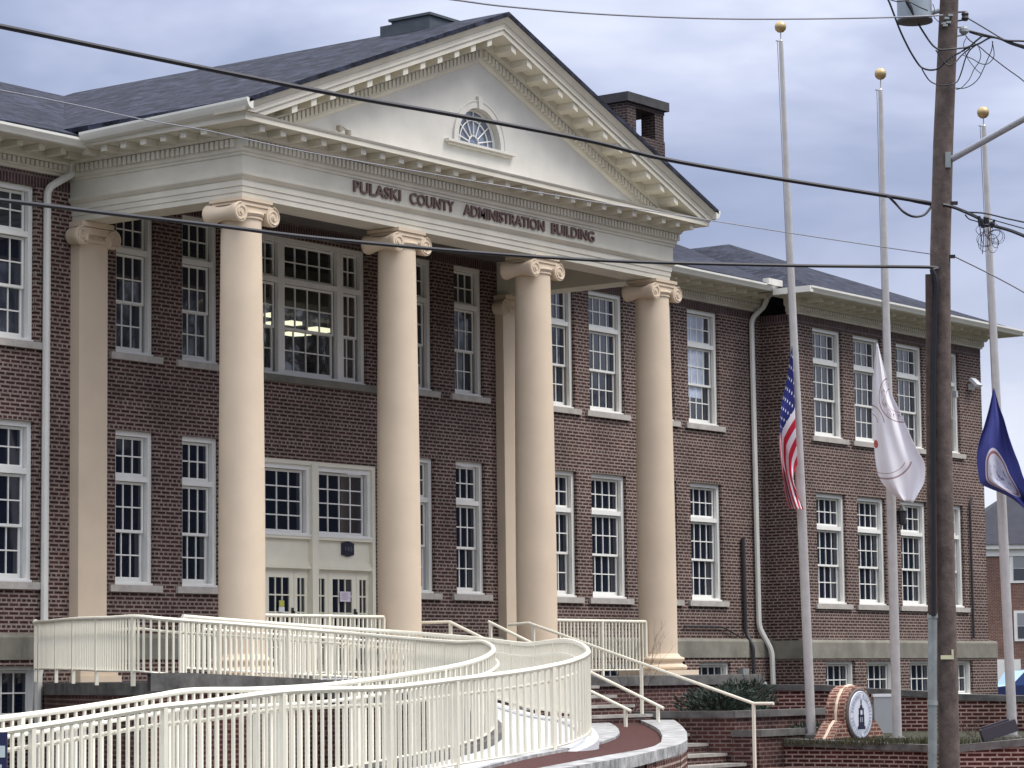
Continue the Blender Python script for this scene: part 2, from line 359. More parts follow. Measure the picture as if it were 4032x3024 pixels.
# stair window: three lights under one head
cw=CWX[1]-CWX[0]; hh=9.36-6.90
for a,b,c in ((0,.66,2),(.66,cw-.66,4),(cw-.66,cw,2)): window(b-a,hh,c,(CWX[0]+a,D,6.90),'tall' if c==4 else 'side',sill=False,glass=GT)
mb=MB(); mb.box(CWX[0]-.25,CWX[1]+.25,D-.06,D+.1,6.775,6.897); mb.build('sill',WTABLE,B)
# room behind the stair window
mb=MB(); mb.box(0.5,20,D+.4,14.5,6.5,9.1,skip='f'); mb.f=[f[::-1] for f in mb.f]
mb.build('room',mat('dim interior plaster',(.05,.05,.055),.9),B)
EM=bpy.data.materials.new('lit ceiling lamp'); EM.use_nodes=True; b_=EM.node_tree.nodes['Principled BSDF']; b_.inputs['Emission Color'].default_value=(1,.93,.62,1); b_.inputs['Emission Strength'].default_value=1.1; b_.inputs['Base Color'].default_value=(.8,.8,.7,1)
for u,v,l in ((1075,1236,22),(1080,1270,20),(1152,1268,24),(1262,1294,40),(1155,1310,24),(1195,1309,18)):
    p=at(u,v,z=8.95); mb=MB(); mb.box(p.x-l*.007,p.x+l*.007,p.y-.12,p.y+.12,8.89,8.96); mb.build('ceiling_light',EM,B)
# entrance
mb=MB(); y0=D+.02
xm=CX
mb.box(DX[0],DX[0]+.09,y0,y0+.2,ZF,5.44); mb.box(DX[1]-.09,DX[1],y0,y0+.2,ZF,5.44)
mb.box(xm-.085,xm+.085,y0-.02,y0+.2,ZF,5.40); mb.box(DX[0]+.09,DX[1]-.09,y0,y0+.2,5.36,5.44)
for a,b in ((DX[0]+.09,xm-.085),(xm+.085,DX[1]-.09)):
    mb.box(a,b,y0+.07,y0+.2,3.50,4.10)                     # panel
    mb.box(a,b,y0+.015,y0+.07,3.535,3.60); mb.box(a,b,y0+.045,y0+.07,3.6,3.66); mb.box(a,b,y0+.01,y0+.07,4.055,4.105)
ent=mb.build('entrance_frame',WOODW,B)
for a,b in ((DX[0]+.09,xm-.085),(xm+.085,DX[1]-.09)): window(b-a,5.36-4.105,4,(a,y0-.03,4.105),'grid',sill=False,parent=B)
def leaf(x0,x1,cols,name):
    z0,z1=ZF+.02,3.50
    m=MB(); st=.12 if cols==3 else .085; y=y0+.09
    gx0,gx1,gz0,gz1=x0+st,x1-st,1.86,3.375
    m.box(x0,gx0,y,y+.05,z0,z1); m.box(gx1,x1,y,y+.05,z0,z1); m.box(gx0,gx1,y,y+.05,gz1,z1); m.box(gx0,gx1,y,y+.05,z0,gz0)
    for i in range(1,cols): x=gx0+(gx1-gx0)*i/cols; m.box(x-.012,x+.012,y+.006,y+.04,gz0,gz1)
    for i in range(1,5): z=gz0+(gz1-gz0)*i/5; m.box(gx0,gx1,y+.004,y+.041,z-.012,z+.012)
    o=m.build(name,WOODW,B)
    g=MB(); g.face([(gx0,y+.022,gz0),(gx1,y+.022,gz0),(gx1,y+.022,gz1),(gx0,y+.022,gz1)]); g.build('glass',GLASS,o)
    if cols==3:
        h=MB(); h.tube([(x1-.05,y-.03,2.55),(x1-.05,y-.06,2.57),(x1-.05,y-.06,2.78),(x1-.05,y-.03,2.8)],.012,6); h.box(x1-.07,x1-.03,y-.03,y,2.5,2.85); h.build('door_handle',DARKM,o)
leaf(4.82,5.60,3,'door'); leaf(5.61,5.98,2,'side_light'); leaf(4.45,4.81,2,'side_light')
leaf(W-5.60,W-4.82,3,'door'); leaf(W-5.98,W-5.61,2,'side_light'); leaf(W-4.81,W-4.45,2,'side_light')
# ---------------- columns
RA=.2945
def capital_mesh():
    m=MB(); zc=8.71
    for sx in (-1,1):
        m.lathe([(.150,-.33),(.156,-.30),(.148,-.26),(.115,-.12),(.098,0),(.115,.12),(.148,.26),(.156,.30),(.150,.33)],(sx*.375,0,zc),24,'y')
        for ys in (-1,1):
            pts=[]
            for k in range(42):
                t=k/41; a=math.pi/2+sx*(-1)*t*2*math.pi*2.1; r=.138*(1-t)+.012
                pts.append((sx*.375+r*math.cos(a)*1.0,ys*.332,zc+r*math.sin(a)))
            m.tube(pts,.014,5)
            m.lathe([(.03,-.006),(.03,.012)] if ys>0 else [(.03,-.012),(.03,.006)],(sx*.375,ys*.34,zc),10,'y')
    m.box(-.375,.375,-.30,.30,8.75,8.845); m.box(-.375,.375,-.318,.318,8.83,8.862)
    m.box(-.33,.33,-.31,.31,8.862,8.90); m.box(-.36,.36,-.335,.335,8.90,8.957)
    m.lathe([(.316,8.63),(.335,8.645),(.335,8.665),(.325,8.675),(.345,8.69),(.36,8.72),(.35,8.75)],(0,0,0),40)
    return m.mesh('capital',COLM,True)
def base_mesh():
    m=MB(); z=ZF+.03
    m.box(-.535,.535,-.535,.535,z-.03,z+.06)
    prof=[(.49,z+.06),(.52,z+.075),(.535,z+.11),(.52,z+.145),(.485,z+.16),(.45,z+.17),(.435,z+.2),(.45,z+.23),(.475,z+.24),(.485,z+.265),(.475,z+.29),(.44,z+.30),(.41,z+.31),(.375,z+.36)]
    m.lathe(prof,(0,0,0),40); return m.mesh('base',COLM,True)
def shaft_mesh():
    m=MB(); pr=[]
    z0,z1=ZF+.38,8.64
    for k in range(25):
        t=k/24; r=.357-.044*(max(0,t-.2)/.8)**1.5; pr.append((r,z0+(z1-z0)*t))
    m.lathe(pr,(0,0,0),48); return m.mesh('column',COLM,True)
cm,bm_,sm_=capital_mesh(),base_mesh(),shaft_mesh()
for i in range(4):
    loc=(RA+3.85*i,RA,0); c=rigid('column',sm_,B,loc); rigid('capital',cm,c,loc); rigid('base',bm_,c,loc)
for x0,x1 in ((.02,.66),(W-.66,W-.02)):
    m=MB(); m.box(x0,x1,3.50,D,ZF+.34,8.75); p=m.build('pilaster',COLM,B)
    xc=(x0+x1)/2; m=MB()
    for sx in (-1,1):
        m.lathe([(.150,-.16),(.156,-.12),(.14,-.05),(.13,.1)],(xc+sx*.36,3.55,8.71),20,'y')
        pts=[]
        for k in range(34):
            t=k/33; a=math.pi/2-sx*t*2*math.pi*2; r=.138*(1-t)+.012; pts.append((xc+sx*.36+r*math.cos(a),3.385,8.71+r*math.sin(a)))
        m.tube(pts,.014,5)
    m.box(xc-.36,xc+.36,3.42,D,8.75,8.86); m.box(xc-.36,xc+.36,3.40,D,8.87,8.955); m.box(xc-.345,xc+.345,3.47,D,8.63,8.68)
    m.build('capital',COLM,p,True)
    m=MB(); m.box(xc-.46,xc+.46,3.30,D,ZF,ZF+.10); m.box(xc-.42,xc+.42,3.34,D,ZF+.1,ZF+.2); m.box(xc-.38,xc+.38,3.40,D,ZF+.2,ZF+.34); m.build('base',COLM,p)
# ---------------- entablature swept round three sides
def sweep3(m,prof,yb=D):
    for (o0,z0),(o1,z1) in zip(prof[:-1],prof[1:]):
        m.face([(-o0,yb,z0),(-o0,-o0,z0),(-o1,-o1,z1),(-o1,yb,z1)])
        m.face([(-o0,-o0,z0),(W+o0,-o0,z0),(W+o1,-o1,z1),(-o1,-o1,z1)])
        m.face([(W+o0,-o0,z0),(W+o0,yb,z0),(W+o1,yb,z1),(W+o1,-o1,z1)])
m=MB()
prof=[(-.05,8.963),(-.05,9.045),(-.036,9.05),(-.036,9.135),(-.02,9.14),(-.02,9.235),(0,9.245),(.012,9.26),(.045,9.30),(.05,9.325),(0,9.327),(0,9.605),(.02,9.61),(.025,9.645),(.055,9.665),(.06,9.70),(.06,9.72)]
sweep3(m,prof)
# underside and inner faces of the beam, portico ceiling
bw=.589
m.face([(-.0+.05,.05,8.963),(.05,D,8.963),(bw,D,8.963),(bw,bw,8.963)]); m.face([(.05,.05,8.963),(bw,bw,8.963),(W-bw,bw,8.963),(W-.05,.05,8.963)]); m.face([(W-.05,.05,8.963),(W-bw,bw,8.963),(W-bw,D,8.963),(W-.05,D,8.963)])
m.face([(bw,D,8.963),(bw,D,9.62),(bw,bw,9.62),(bw,bw,8.963)]); m.face([(bw,bw,8.963),(bw,bw,9.62),(W-bw,bw,9.62),(W-bw,bw,8.963)]); m.face([(W-bw,bw,8.963),(W-bw,bw,9.62),(W-bw,D,9.62),(W-bw,D,8.963)])
ENT=m.build('entablature',CREAM,B)
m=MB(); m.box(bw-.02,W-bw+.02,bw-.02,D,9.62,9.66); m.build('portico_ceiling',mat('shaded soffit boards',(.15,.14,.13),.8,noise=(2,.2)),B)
# words on the frieze
def words(txt,x0,x1,z0,z1,y,ext,parent,material,name='lettering',rot=None):
    c=bpy.data.curves.new('t','FONT'); c.body=txt; c.size=1; c.extrude=.02; c.offset=.012
    ob=bpy.data.objects.new('t',c); COL.objects.link(ob); bpy.context.view_layer.update()
    me=bpy.data.meshes.new_from_object(ob.evaluated_get(bpy.context.evaluated_depsgraph_get())); bpy.data.objects.remove(ob)
    xs=[v.co.x for v in me.vertices]; ys=[v.co.y for v in me.vertices]
    ax,bx,ay,by=min(xs),max(xs),min(ys),max(ys)
    org=WL[parent.name]
    for v in me.vertices:
        X=x0+(v.co.x-ax)/(bx-ax)*(x1-x0); Z=z0+(v.co.y-ay)/(by-ay)*(z1-z0); Y=y-(v.co.z+.02)*ext/.04
        v.co=Vector((X,Y,Z))-org
    me.materials.append(material); o=bpy.data.objects.new(name,me); COL.objects.link(o); o.parent=parent; return o
for wtxt,a,b in (('PULASKI',2.65,3.86),('COUNTY',4.11,5.31),('ADMINISTRATION',5.58,7.93),('BUILDING',8.15,9.48)):
    words(wtxt,a,b,9.385,9.575,-.003,.035,ENT,LETT)
# cornice
m=MB()
prof=[(.06,9.72),(.06,9.855),(.12,9.86),(.135,9.90),(.15,9.905),(.15,10.012),(.475,10.012),(.50,10.018),(.50,10.09),(.515,10.10),(.53,10.128)]
sweep3(m,prof)
m.face([(-.53,-.53,10.128),(W+.53,-.53,10.128),(W+.53,.0,10.16),(-.53,.0,10.16)])
for s,x in ((-1,0),(1,W)): # sima along the two flanks
    f=lambda o: x+s*o
    pr=[(.53,10.128),(.53,10.14),(.50,10.15),(.50,10.165)]
    for (a,c),(b,d) in zip(pr[:-1],pr[1:]): m.face([(f(a),D,c),(f(a),-.53,c),(f(b),-.53,d),(f(b),D,d)])
CORN=m.build('cornice',CREAM,B)
m=MB(); n=int((W+.16)/.1); 
for k in range(n): x=-.06+.02+k*(W+.12-.06)/(n-1)-.0; m.box(x-.018,x+.042,-.118,-.055,9.728,9.845)
n=int(D/.103)
for k in range(n):
    y=.09+k*.103
    for s,x in ((-1,0),(1,W)): m.box(x+s*.055,x+s*.118,y,y+.062,9.728,9.845)
m.build('dentils',CREAM,CORN)
mods=[]
mm_=MB(); mm_.box(-.062,.062,-.42,-.14,9.908,10.008); mm_.box(-.07,.07,-.435,-.14,9.985,10.009); mx_=mm_.mesh('modillion',CREAM)
nx=26
for k in range(nx):
    x=-.02+k*(W+.04)/(nx-1); rigid('modillion',mx_,CORN,(x,0,0))
for s in (-1,1):
    q=MB(); x=0
    q.box(s*.14,s*.42,-.062,.062,9.908,10.008); q.box(s*.14,s*.435,-.07,.07,9.985,10.009); qm=q.mesh('modillion',CREAM)
    for k in range(8): rigid('modillion',qm,CORN,(0 if s<0 else W,.423*k+.42,0))
# flank gutters, falling slightly to the back
for s,x in ((-1,0),(1,W)):
    m=MB(); f=lambda o:x+s*o
    pr=[(.50,10.150),(.55,10.155),(.60,10.18),(.63,10.23),(.65,10.275),(.65,10.312),(.625,10.312),(.56,10.30),(.50,10.30)]
    yb_,dz_=2.86,-.10
    P=[(f(a),-.665,c) for a,c in pr]; Q=[(f(a),yb_,c+dz_) for a,c in pr]; n=len(pr)
    for i in range(n): j=(i+1)%n; m.face([P[i],Q[i],Q[j],P[j]] if s<0 else [P[j],Q[j],Q[i],P[i]])
    m.face(P); m.face(Q[::-1]); m.build('gutter',GUT,B)
# ---------------- pediment
ZA,SL=12.885,.385; ZH=10.128
zr=lambda x,d=0: ZA-d-SL*abs(x-CX)
PED=thing
m=MB()
# tympanum with lunette hole
lx,lz,lr=6.05,10.69,.60
hole=[(lx+lr,10.62)]+[(lx+lr*math.cos(a),lz+lr*math.sin(a)) for a in [math.pi*k/24 for k in range(25)]]+[(lx-lr,10.62)]
bot=10.14; dxt=(ZA-.74-bot)/SL
outer=[(CX-dxt,bot),(CX+dxt,bot),(CX,ZA-.74)]
tri=tessellate_polygon([[Vector((a,b,0)) for a,b in outer],[Vector((a,b,0)) for a,b in hole]])
allp=outer+hole
for t3 in tri:
    P=[Vector((allp[i][0],0,allp[i][1])) for i in t3]
    nn=(P[1]-P[0]).cross(P[2]-P[0])
    m.face(P if nn.y<0 else P[::-1])
for i in range(len(hole)-1):
    a,b=hole[i],hole[i+1]; m.face([(a[0],0,a[1]),(a[0],.2,a[1]),(b[0],.2,b[1]),(b[0],0,b[1])])
PEDI=m.build('pediment',mat('pediment stucco',(.60,.585,.54),.7,noise=(1.2,.12),bump=(40,.08)),B)
m=MB()
def arch(r0,r1,ya,yb,z0):
    n=24
    for k in range(n):
        a,b=math.pi*k/n,math.pi*(k+1)/n
        q=[(lx+r*math.cos(t),lz+r*math.sin(t)) for r,t in ((r0,a),(r1,a),(r1,b),(r0,b))]
        m.face([(p[0],ya,p[1]) for p in q][::-1]); m.face([(q[1][0],ya,q[1][1]),(q[1][0],yb,q[1][1]),(q[2][0],yb,q[2][1]),(q[2][0],ya,q[2][1])]); m.face([(q[0][0],ya,q[0][1]),(q[3][0],ya,q[3][1]),(q[3][0],yb,q[3][1]),(q[0][0],yb,q[0][1])])
    for s in (-1,1): m.box(lx+s*r0,lx+s*r1,ya,yb,z0,lz)
arch(lr,lr+.13,-.03,0,10.62); arch(lr+.11,lr+.135,-.04,-.025,10.62)
m.prism([(lx-.045,-.06,lz+lr-.02),(lx+.045,-.06,lz+lr-.02),(lx+.065,-.06,lz+lr+.2),(lx-.065,-.06,lz+lr+.2)],(0,.06,0))
m.box(lx-.97,lx+.97,-.10,.05,10.585,10.625); m.box(lx-.9,lx+.9,-.06,.05,10.55,10.585)
m.build('lunette_surround',bpy.data.materials['pediment stucco'],PEDI)
m=MB()
g=[(lx+lr*math.cos(math.pi*k/24),.13,lz+lr*math.sin(math.pi*k/24)) for k in range(25)]+[(lx-lr,.13,10.62),(lx+lr,.13,10.62)]
m.face(g[::-1]); m.face([(a,b+.01,c) for a,b,c in g]); m.build('glass',mat('hazy lunette glass',(.20,.24,.33),.08,spec=1,noise=(4,.5)),PEDI)
m=MB()
for k in range(7):
    a=math.pi*(k+.5)/7; m.tube([(lx+.12*math.cos(a),.11,lz+.12*math.sin(a)),(lx+lr*math.cos(a),.11,lz+lr*math.sin(a))],.012,5)
for r in (.14,.40): m.tube([(lx+r*math.cos(math.pi*k/16),.105,lz+r*math.sin(math.pi*k/16)) for k in range(17)],.011,5)
m.tube([(lx+(lr-.02)*math.cos(math.pi*k/24),.11,lz+(lr-.02)*math.sin(math.pi*k/24)) for k in range(25)],.025,5); m.box(lx-lr,lx+lr,.085,.13,10.62,10.68)
m.build('fan_bars',WHITE,PEDI)
# raking cornice
def rake(m,d0,d1,yf,yb=0.05,lim=.62,yf2=None):
    """band between vertical drops d0,d1 below the roof line; front face at y=yf (bottom) / yf2 (top)"""
    yt=yf if yf2 is None else yf2
    for s in (-1,1):
        xe=lambda d:min(W/2+lim,(ZA-d-10.135)/SL)
        p=[(CX,yt,ZA-d0),(CX+s*xe(d0),yt,ZA-d0-SL*xe(d0)),(CX+s*xe(d1),yf,ZA-d1-SL*xe(d1)),(CX,yf,ZA-d1)]
        m.face(p if s<0 else p[::-1])
        b=[(CX,yb,ZA-d1),(CX,yf,ZA-d1),(CX+s*xe(d1),yf,ZA-d1-SL*xe(d1)),(CX+s*xe(d1),yb,ZA-d1-SL*xe(d1))]
        m.face(b if s<0 else b[::-1])
        e=[p[1],(p[1][0],yb,p[1][2]),(p[2][0],yb,p[2][2]),p[2]]; m.face(e if s<0 else e[::-1])
m=MB()
rake(m,.075,.185,-.575,yf2=-.645,lim=.62); rake(m,.185,.225,-.56,lim=.60); rake(m,.225,.285,-.555,lim=.60); rake(m,.285,.38,-.53,lim=.58); rake(m,.38,.505,-.15); rake(m,.505,.55,-.13); rake(m,.55,.715,-.06); rake(m,.715,.745,-.05); rake(m,.745,.79,-.015,yf2=-.05)
RAK=m.build('raking_cornice',CREAM,B)
n=54
for s in (-1,1):
    m=MB()
    for k in range(n):
        x=CX+s*(.05+k*.104)
        za,zb=zr(x,.568),zr(x+s*.06,.568)
        if zr(x,.70)<10.15: break
        h=.125; P=[(x,-.115,za-h),(x+s*.06,-.115,zb-h),(x+s*.06,-.115,zb),(x,-.115,za)]
        m.prism(P if s<0 else P[::-1],(0,.06,0))
    m.build('dentils',CREAM,RAK)
for s in (-1,1):
    for k in range(13):
        dx=.28+k*.462
        if s<0 and k==-1: pass
        q=MB(); za,zb=ZA-.385-SL*dx,ZA-.385-SL*(dx+.13)
        if zb-.1<10.14: break
        P=[(s*dx,-.50,za-.115),(s*(dx+.13),-.50,zb-.115),(s*(dx+.13),-.50,zb),(s*dx,-.50,za)]
        P=[(CX+a,b,c) for a,b,c in P]
        q.prism(P if s<0 else P[::-1],(0,.36,0)); q.build('modillion',CREAM,RAK)
# ---------------- roofs
def slab(m,pts,th,uvdir):
    """roof plane with thickness; uv along eaves / up the slope"""
    P=[Vector(p) for p in pts]; n=(P[1]-P[0]).cross(P[2]-P[0]).normalized()
    if n.z<0: P=P[::-1]; n=-n
    a=Vector(uvdir).normalized(); b=n.cross(a)
    m.face(P,[(p.dot(a),p.dot(b)) for p in P]); Q=[p-Vector((0,0,th)) for p in P]; m.face(Q[::-1])
    for i in range(len(P)): j=(i+1)%len(P); m.face([P[i],Q[i],Q[j],P[j]])
m=MB()
for s in (-1,1):
    xe=W/2+.59
    slab(m,[(CX,-.665,ZA),(CX+s*xe,-.665,ZA-SL*xe),(CX+s*xe,9.7,ZA-SL*xe),(CX,9.7,ZA)],.08,(0,1,0))
RZ=lambda x:12.76 if x<8 else 12.76-.22*(x-8)/19
slab(m,[(-9.5,2.86,10.165),(CX,2.86,10.165),(CX,9.65,12.76),(-9.5,9.65,12.76)],.06,(1,0,0))
slab(m,[(CX,2.86,10.165),(22,2.86,10.09),(27,9.65,12.52),(CX,9.65,12.76)],.06,(1,0,0))
slab(m,[(-9.5,16.4,10.16),(27,16.4,10.16),(27,9.65,12.52),(CX,9.65,12.76),(-9.5,9.65,12.76)],.06,(1,0,0))
# wing hip
wx0,wx1,wy0,wz=20.72,31.15,2.0,9.985; hw=(wx1-wx0)/2; wr=12.06; ax=(wx0+wx1)/2
slab(m,[(wx0,wy0,wz),(wx1,wy0,wz),(ax,wy0+hw,wr)],.05,(1,0,0))
slab(m,[(wx1,wy0,wz),(wx1,17,wz),(ax,17,wr),(ax,wy0+hw,wr)],.05,(0,1,0))
slab(m,[(wx0,wy0,wz),(ax,wy0+hw,wr),(ax,17,wr),(wx0,17,wz)],.05,(0,1,0))
ROOFO=m.build('roof',ROOF,B)
# low box vent on the ridge
m=MB(); m.box(5.72,6.55,.78,1.62,12.55,13.02); m.box(5.68,6.59,.74,1.66,12.985,13.03); m.box(5.75,6.4,1.62,1.9,12.5,12.95)
m.build('roof_vent',mat('dark grey vent metal',(.07,.085,.10),.6,noise=(4,.3)),ROOFO)
# chimney with open sides
m=MB(); x0,x1,y0c,y1c=22.72,24.35,8.0,9.9; zt=15.42
m.box(x0,x1,y0c,y1c,11.0,14.45); 
for xa in (x0,x1-.42):
    for ya in (y0c,y1c-.4): m.box(xa,xa+.38,ya,ya+.4,14.45,15.1)
m.box(x0+.5,x1-.68,y0c,y0c+.35,14.45,15.2) if False else None
m.box(x0,x1,y0c,y1c,15.1,15.2)
CH=m.build('chimney',DARKB,ROOFO)
m=MB(); m.box(x0-.09,x1+.09,y0c-.09,y1c+.09,15.2,15.42); m.build('chimney_cap',mat('sooty chimney cap',(.05,.05,.055),.9,noise=(4,.4)),CH)
# ---------------- wall cornices and gutters
def wallcornice(x0,x1,yw,dz,right_end=False,left_end=False):
    m=MB()
    pr=[(.0,9.655),(.04,9.66),(.045,9.70),(.075,9.715),(.08,9.735),(.08,9.83),(.13,9.84),(.14,9.87),(.15,9.875),(.15,10.0),(.70,10.0)]
    for (a,c),(b,d) in zip(pr[:-1],pr[1:]):
        xr0=x1+(a if right_end else 0); xr1=x1+(b if right_end else 0)
        xl0=x0-(a if left_end else 0); xl1=x0-(b if left_end else 0)
        m.face([(xl0,yw-a,c+dz),(xr0,yw-a,c+dz),(xr1,yw-b,d+dz),(xl1,yw-b,d+dz)])
        if right_end: m.face([(xr0,yw-a,c+dz),(xr0,17,c+dz),(xr1,17,d+dz),(xr1,yw-b,d+dz)])
        if left_end: m.face([(xl0,D-.7,c+dz),(xl0,yw-a,c+dz),(xl1,yw-b,d+dz),(xl1,D-.7,d+dz)])
    o=m.build('cornice',CREAM2,B)
    m=MB(); n=int((x1-x0)/.1)
    for k in range(n): x=x0+.02+k*.1; m.box(x,x+.06,yw-.125,yw-.075,9.74+dz,9.825+dz)
    m.build('dentils',CREAM2,o)
    q=MB(); q.box(-.06,.06,-.52,-.145,9.905,9.998); qm=q.mesh('modillion',CREAM)
    n=int((x1-x0)/.472)
    for k in range(n): rigid('modillion',qm,o,(x0+.25+k*(x1-x0-.3)/n,yw,dz))
    g=MB(); e=.78 if right_end else 0; el=.78 if left_end else 0
    pr=[(.70,10.0),(.72,9.99),(.80,9.995),(.82,10.03),(.86,10.09),(.86,10.13),(.83,10.13),(.80,10.12)]
    P=[(x0-el,yw-a,c+dz) for a,c in pr]; Q=[(x1+e,yw-a,c+dz) for a,c in pr]
    for i in range(len(pr)-1): g.face([P[i],Q[i],Q[i+1],P[i+1]])
    g.face(P); g.face(Q[::-1])
    g.box(x0-el,x1+e,yw-.80,yw-.7,10.0+dz,10.12+dz)
    if right_end: g.box(x1+.7,x1+.84,yw-.84,17,9.995+dz,10.128+dz)
    if left_end: g.box(x0-.84,x0-.7,yw-.84,D-.84,9.995+dz,10.128+dz)
    g.build('gutter',GUT,B)
wallcornice(-9.3,-.15,D,0); wallcornice(W+.15,21.45,D,-.05)
YW=2.76; wallcornice(21.45,30.4,YW,-.145,True,True)
# ---------------- right wing
XW=[(22.13,23.45),(23.98,25.30),(26.03,27.35),(27.90,29.22)]
h=[]; wu0,wu1,wl0,wl1=6.845,9.30,3.13,5.59
for a,b in XW: h+=[(a,b,wu0,wu1),(a,b,wl0,wl1)]
m=MB(); wall_y(m,YW,21.45,30.4,2.32,9.30,h)
m.face([(21.45,YW,2.32),(21.45,YW,9.30),(21.45,D,9.30),(21.45,D,2.32)]); m.face([(30.4,YW,2.32),(30.4,17,2.32),(30.4,17,9.30),(30.4,YW,9.30)])
m.build('wing_wall',BRICK,B)
m=MB(); m.face([(21.449,YW-.003,9.30),(30.401,YW-.003,9.30),(30.401,YW-.003,9.53),(21.449,YW-.003,9.53)]); m.face([(21.447,YW-.003,9.30),(21.447,YW-.003,9.53),(21.447,D,9.53),(21.447,D,9.30)]); m.face([(30.403,YW-.003,9.30),(30.403,17,9.30),(30.403,17,9.53),(30.403,YW-.003,9.53)])
m.build('soldier_course',SOLDIER,B)
m=MB(); wall_y(m,YW-.14,21.31,30.54,0,1.92,[(a,b,1.03,1.86) for a,b in XW],.25)
m.face([(21.31,YW-.14,0),(21.31,YW-.14,1.92),(21.31,D,1.92),(21.31,D,0)]); m.face([(30.54,YW-.14,0),(30.54,17,0),(30.54,17,1.92),(30.54,YW-.14,1.92)])
m.build('basement_wall',BRICK,B)
m=MB(); m.prism([(21.29,YW+.04,1.921),(21.29,YW-.16,1.921),(21.29,YW-.16,2.27),(21.29,YW-.13,2.322),(21.29,YW+.04,2.34)],(9.27,0,0)); m.box(21.29,21.46,YW+.041,D-.161,1.921,2.32); m.box(30.39,30.56,YW+.041,17,1.921,2.32)
m.build('water_table',WTABLE,B)
for a,b in XW:
    window(b-a,wu1-wu0,4,(a,YW,wu0)); window(b-a,wl1-wl0,4,(a,YW,wl0)); window(b-a,.83,4,(a,YW-.14,1.03),'small',sill=False)
# ---------------- downspouts
def pipe(pts,r=.05):
    m=MB(); P=[Vector(p) for p in pts]; q=[P[0]]
    for i in range(1,len(P)-1):
        a,b,c=P[i-1],P[i],P[i+1]; l=min((b-a).length,(c-b).length)*.3
        p0=b+(a-b).normalized()*min(l,.14); p1=b+(c-b).normalized()*min(l,.14)
        for k in range(5): t=k/4; q.append(p0*(1-t)**2+b*2*t*(1-t)+p1*t*t)
    q.append(P[-1]); m.tube(q,r,8); return m
pipe([(-.10,2.93,10.05),(-.07,3.52,10.0),(-.06,3.58,9.72),(-.58,3.62,9.42),(-.60,3.62,2.55),(-.66,3.47,2.05),(-.88,3.45,1.78),(-.88,3.45,.1)],.062).build('downspout',PIPE,B,True)
pipe([(21.0,2.93,10.0),(21.25,3.35,9.95),(21.3,3.5,9.72),(20.95,3.62,9.42),(20.99,3.62,2.62),(21.18,3.42,2.1),(21.2,3.40,.6)],.06).build('downspout',PIPE,B,True)
m=MB(); m.box(20.35,20.95,2.80,2.95,10.06,10.20); m.build('leader_head',GUT,B)
# conduits low on the wall, and the flood lamp high on the wing
pipe([(20.42,D-.06,4.55),(20.45,D-.06,2.5),(20.48,YB-.08,2.2),(20.5,YB-.08,.9)],.045).build('conduit',DARKM,B)
pipe([(18.0,D-.05,2.62),(19.5,D-.05,2.62),(19.9,D-.05,2.5),(20.3,D-.06,2.38)],.02).build('conduit',DARKM,B)
pipe([(29.62,YW-.05,5.8),(29.5,YW-.05,5.6),(29.5,YW-.05,2.4)],.03).build('conduit',DARKM,B)
m=MB(); m.box(19.95,20.2,YB-.14,YB,1.25,1.72); m.build('meter_box',GALV,B)
m=MB(); m.lathe([(.12,.9),(.13,1.35),(.10,1.42),(.03,1.45)],(20.62,YB-.2,0),14); m.build('gas_meter',GALV,B,True)
m=MB(); c=Vector((29.75,YW-.18,8.62)); m.obox(c,Vector((1,0,0)),Vector((0,.7,.7)),Vector((0,-.7,.7)),.14,.13,.04); m.box(29.7,29.8,YW-.12,YW,8.45,8.6); m.build('flood_lamp',mat('white lamp housing',(.75,.76,.80),.4),B)
m=MB(); m.box(28.9-.05,28.9+.05,YW-.1,YW,8.2,8.36); m.build('camera_housing',mat('grey camera shell',(.45,.45,.46),.5),B)
# wall lantern on the wing between the lower windows
p=at(3553,2035,y=YW-.12); m=MB(); m.lathe([(.03,-.2),(.08,-.16),(.10,.12),(.13,.14),(.02,.28)],(p.x,p.y,p.z),8); m.box(p.x-.03,p.x+.03,p.y,YW,p.z+.1,p.z+.16); m.build('wall_lantern',DARKM,B)
# framed notice box on the portico wall
m=MB(); m.box(7.83,8.35,D-.07,D,7.0,8.05); nb=m.build('notice_case',DARKM,B)
m=MB(); m.box(7.87,8.31,D-.085,D-.071,7.12,7.93); m.build('notice_panel',mat('pale notice panel',(.55,.54,.58),.4),nb)
# small clamp lamp on the pediment
p=at(1340,510,y=-.04); m=MB(); m.lathe([(.02,-.05),(.05,-.02),(.05,.05)],(p.x-.12,-.12,p.z-.02),8); m.lathe([(.02,-.05),(.05,-.02),(.05,.05)],(p.x+.1,-.12,p.z-.06),8); m.tube([(p.x-.12,-.06,p.z+.04),(p.x,-.03,p.z+.07),(p.x+.2,-.012,p.z+.03)],.008,5); m.build('spot_lamps',mat('aged lamp metal',(.3,.27,.22),.5),PEDI)
# ------------------------------------------------------------------ ground
def structure(o): o['kind']='structure'; return o
m=MB(); m.face([(-1500,-1500,0),(1500,-1500,0),(1500,1500,0),(-1500,1500,0)]); structure(m.build('ground',LAWN))
m=MB(); m.face([(-60,-16,.012),(60,-16,.012),(60,-27,.012),(-60,-27,.012)]); structure(m.build('road',mat('asphalt',(.05,.05,.053),.9,noise=(2,.3))))
m=MB(); m.face([(3.2,-15.9,.075),(8.05,-15.9,.075),(8.05,-4.3,.075),(3.2,-4.3,.075)]); structure(m.build('path',PATHM))
# upper ground round the building, behind the garden walls
m=MB(); m.box(14,40,-1,2.6,0,.55); structure(m.build('upper_lawn',LAWN))
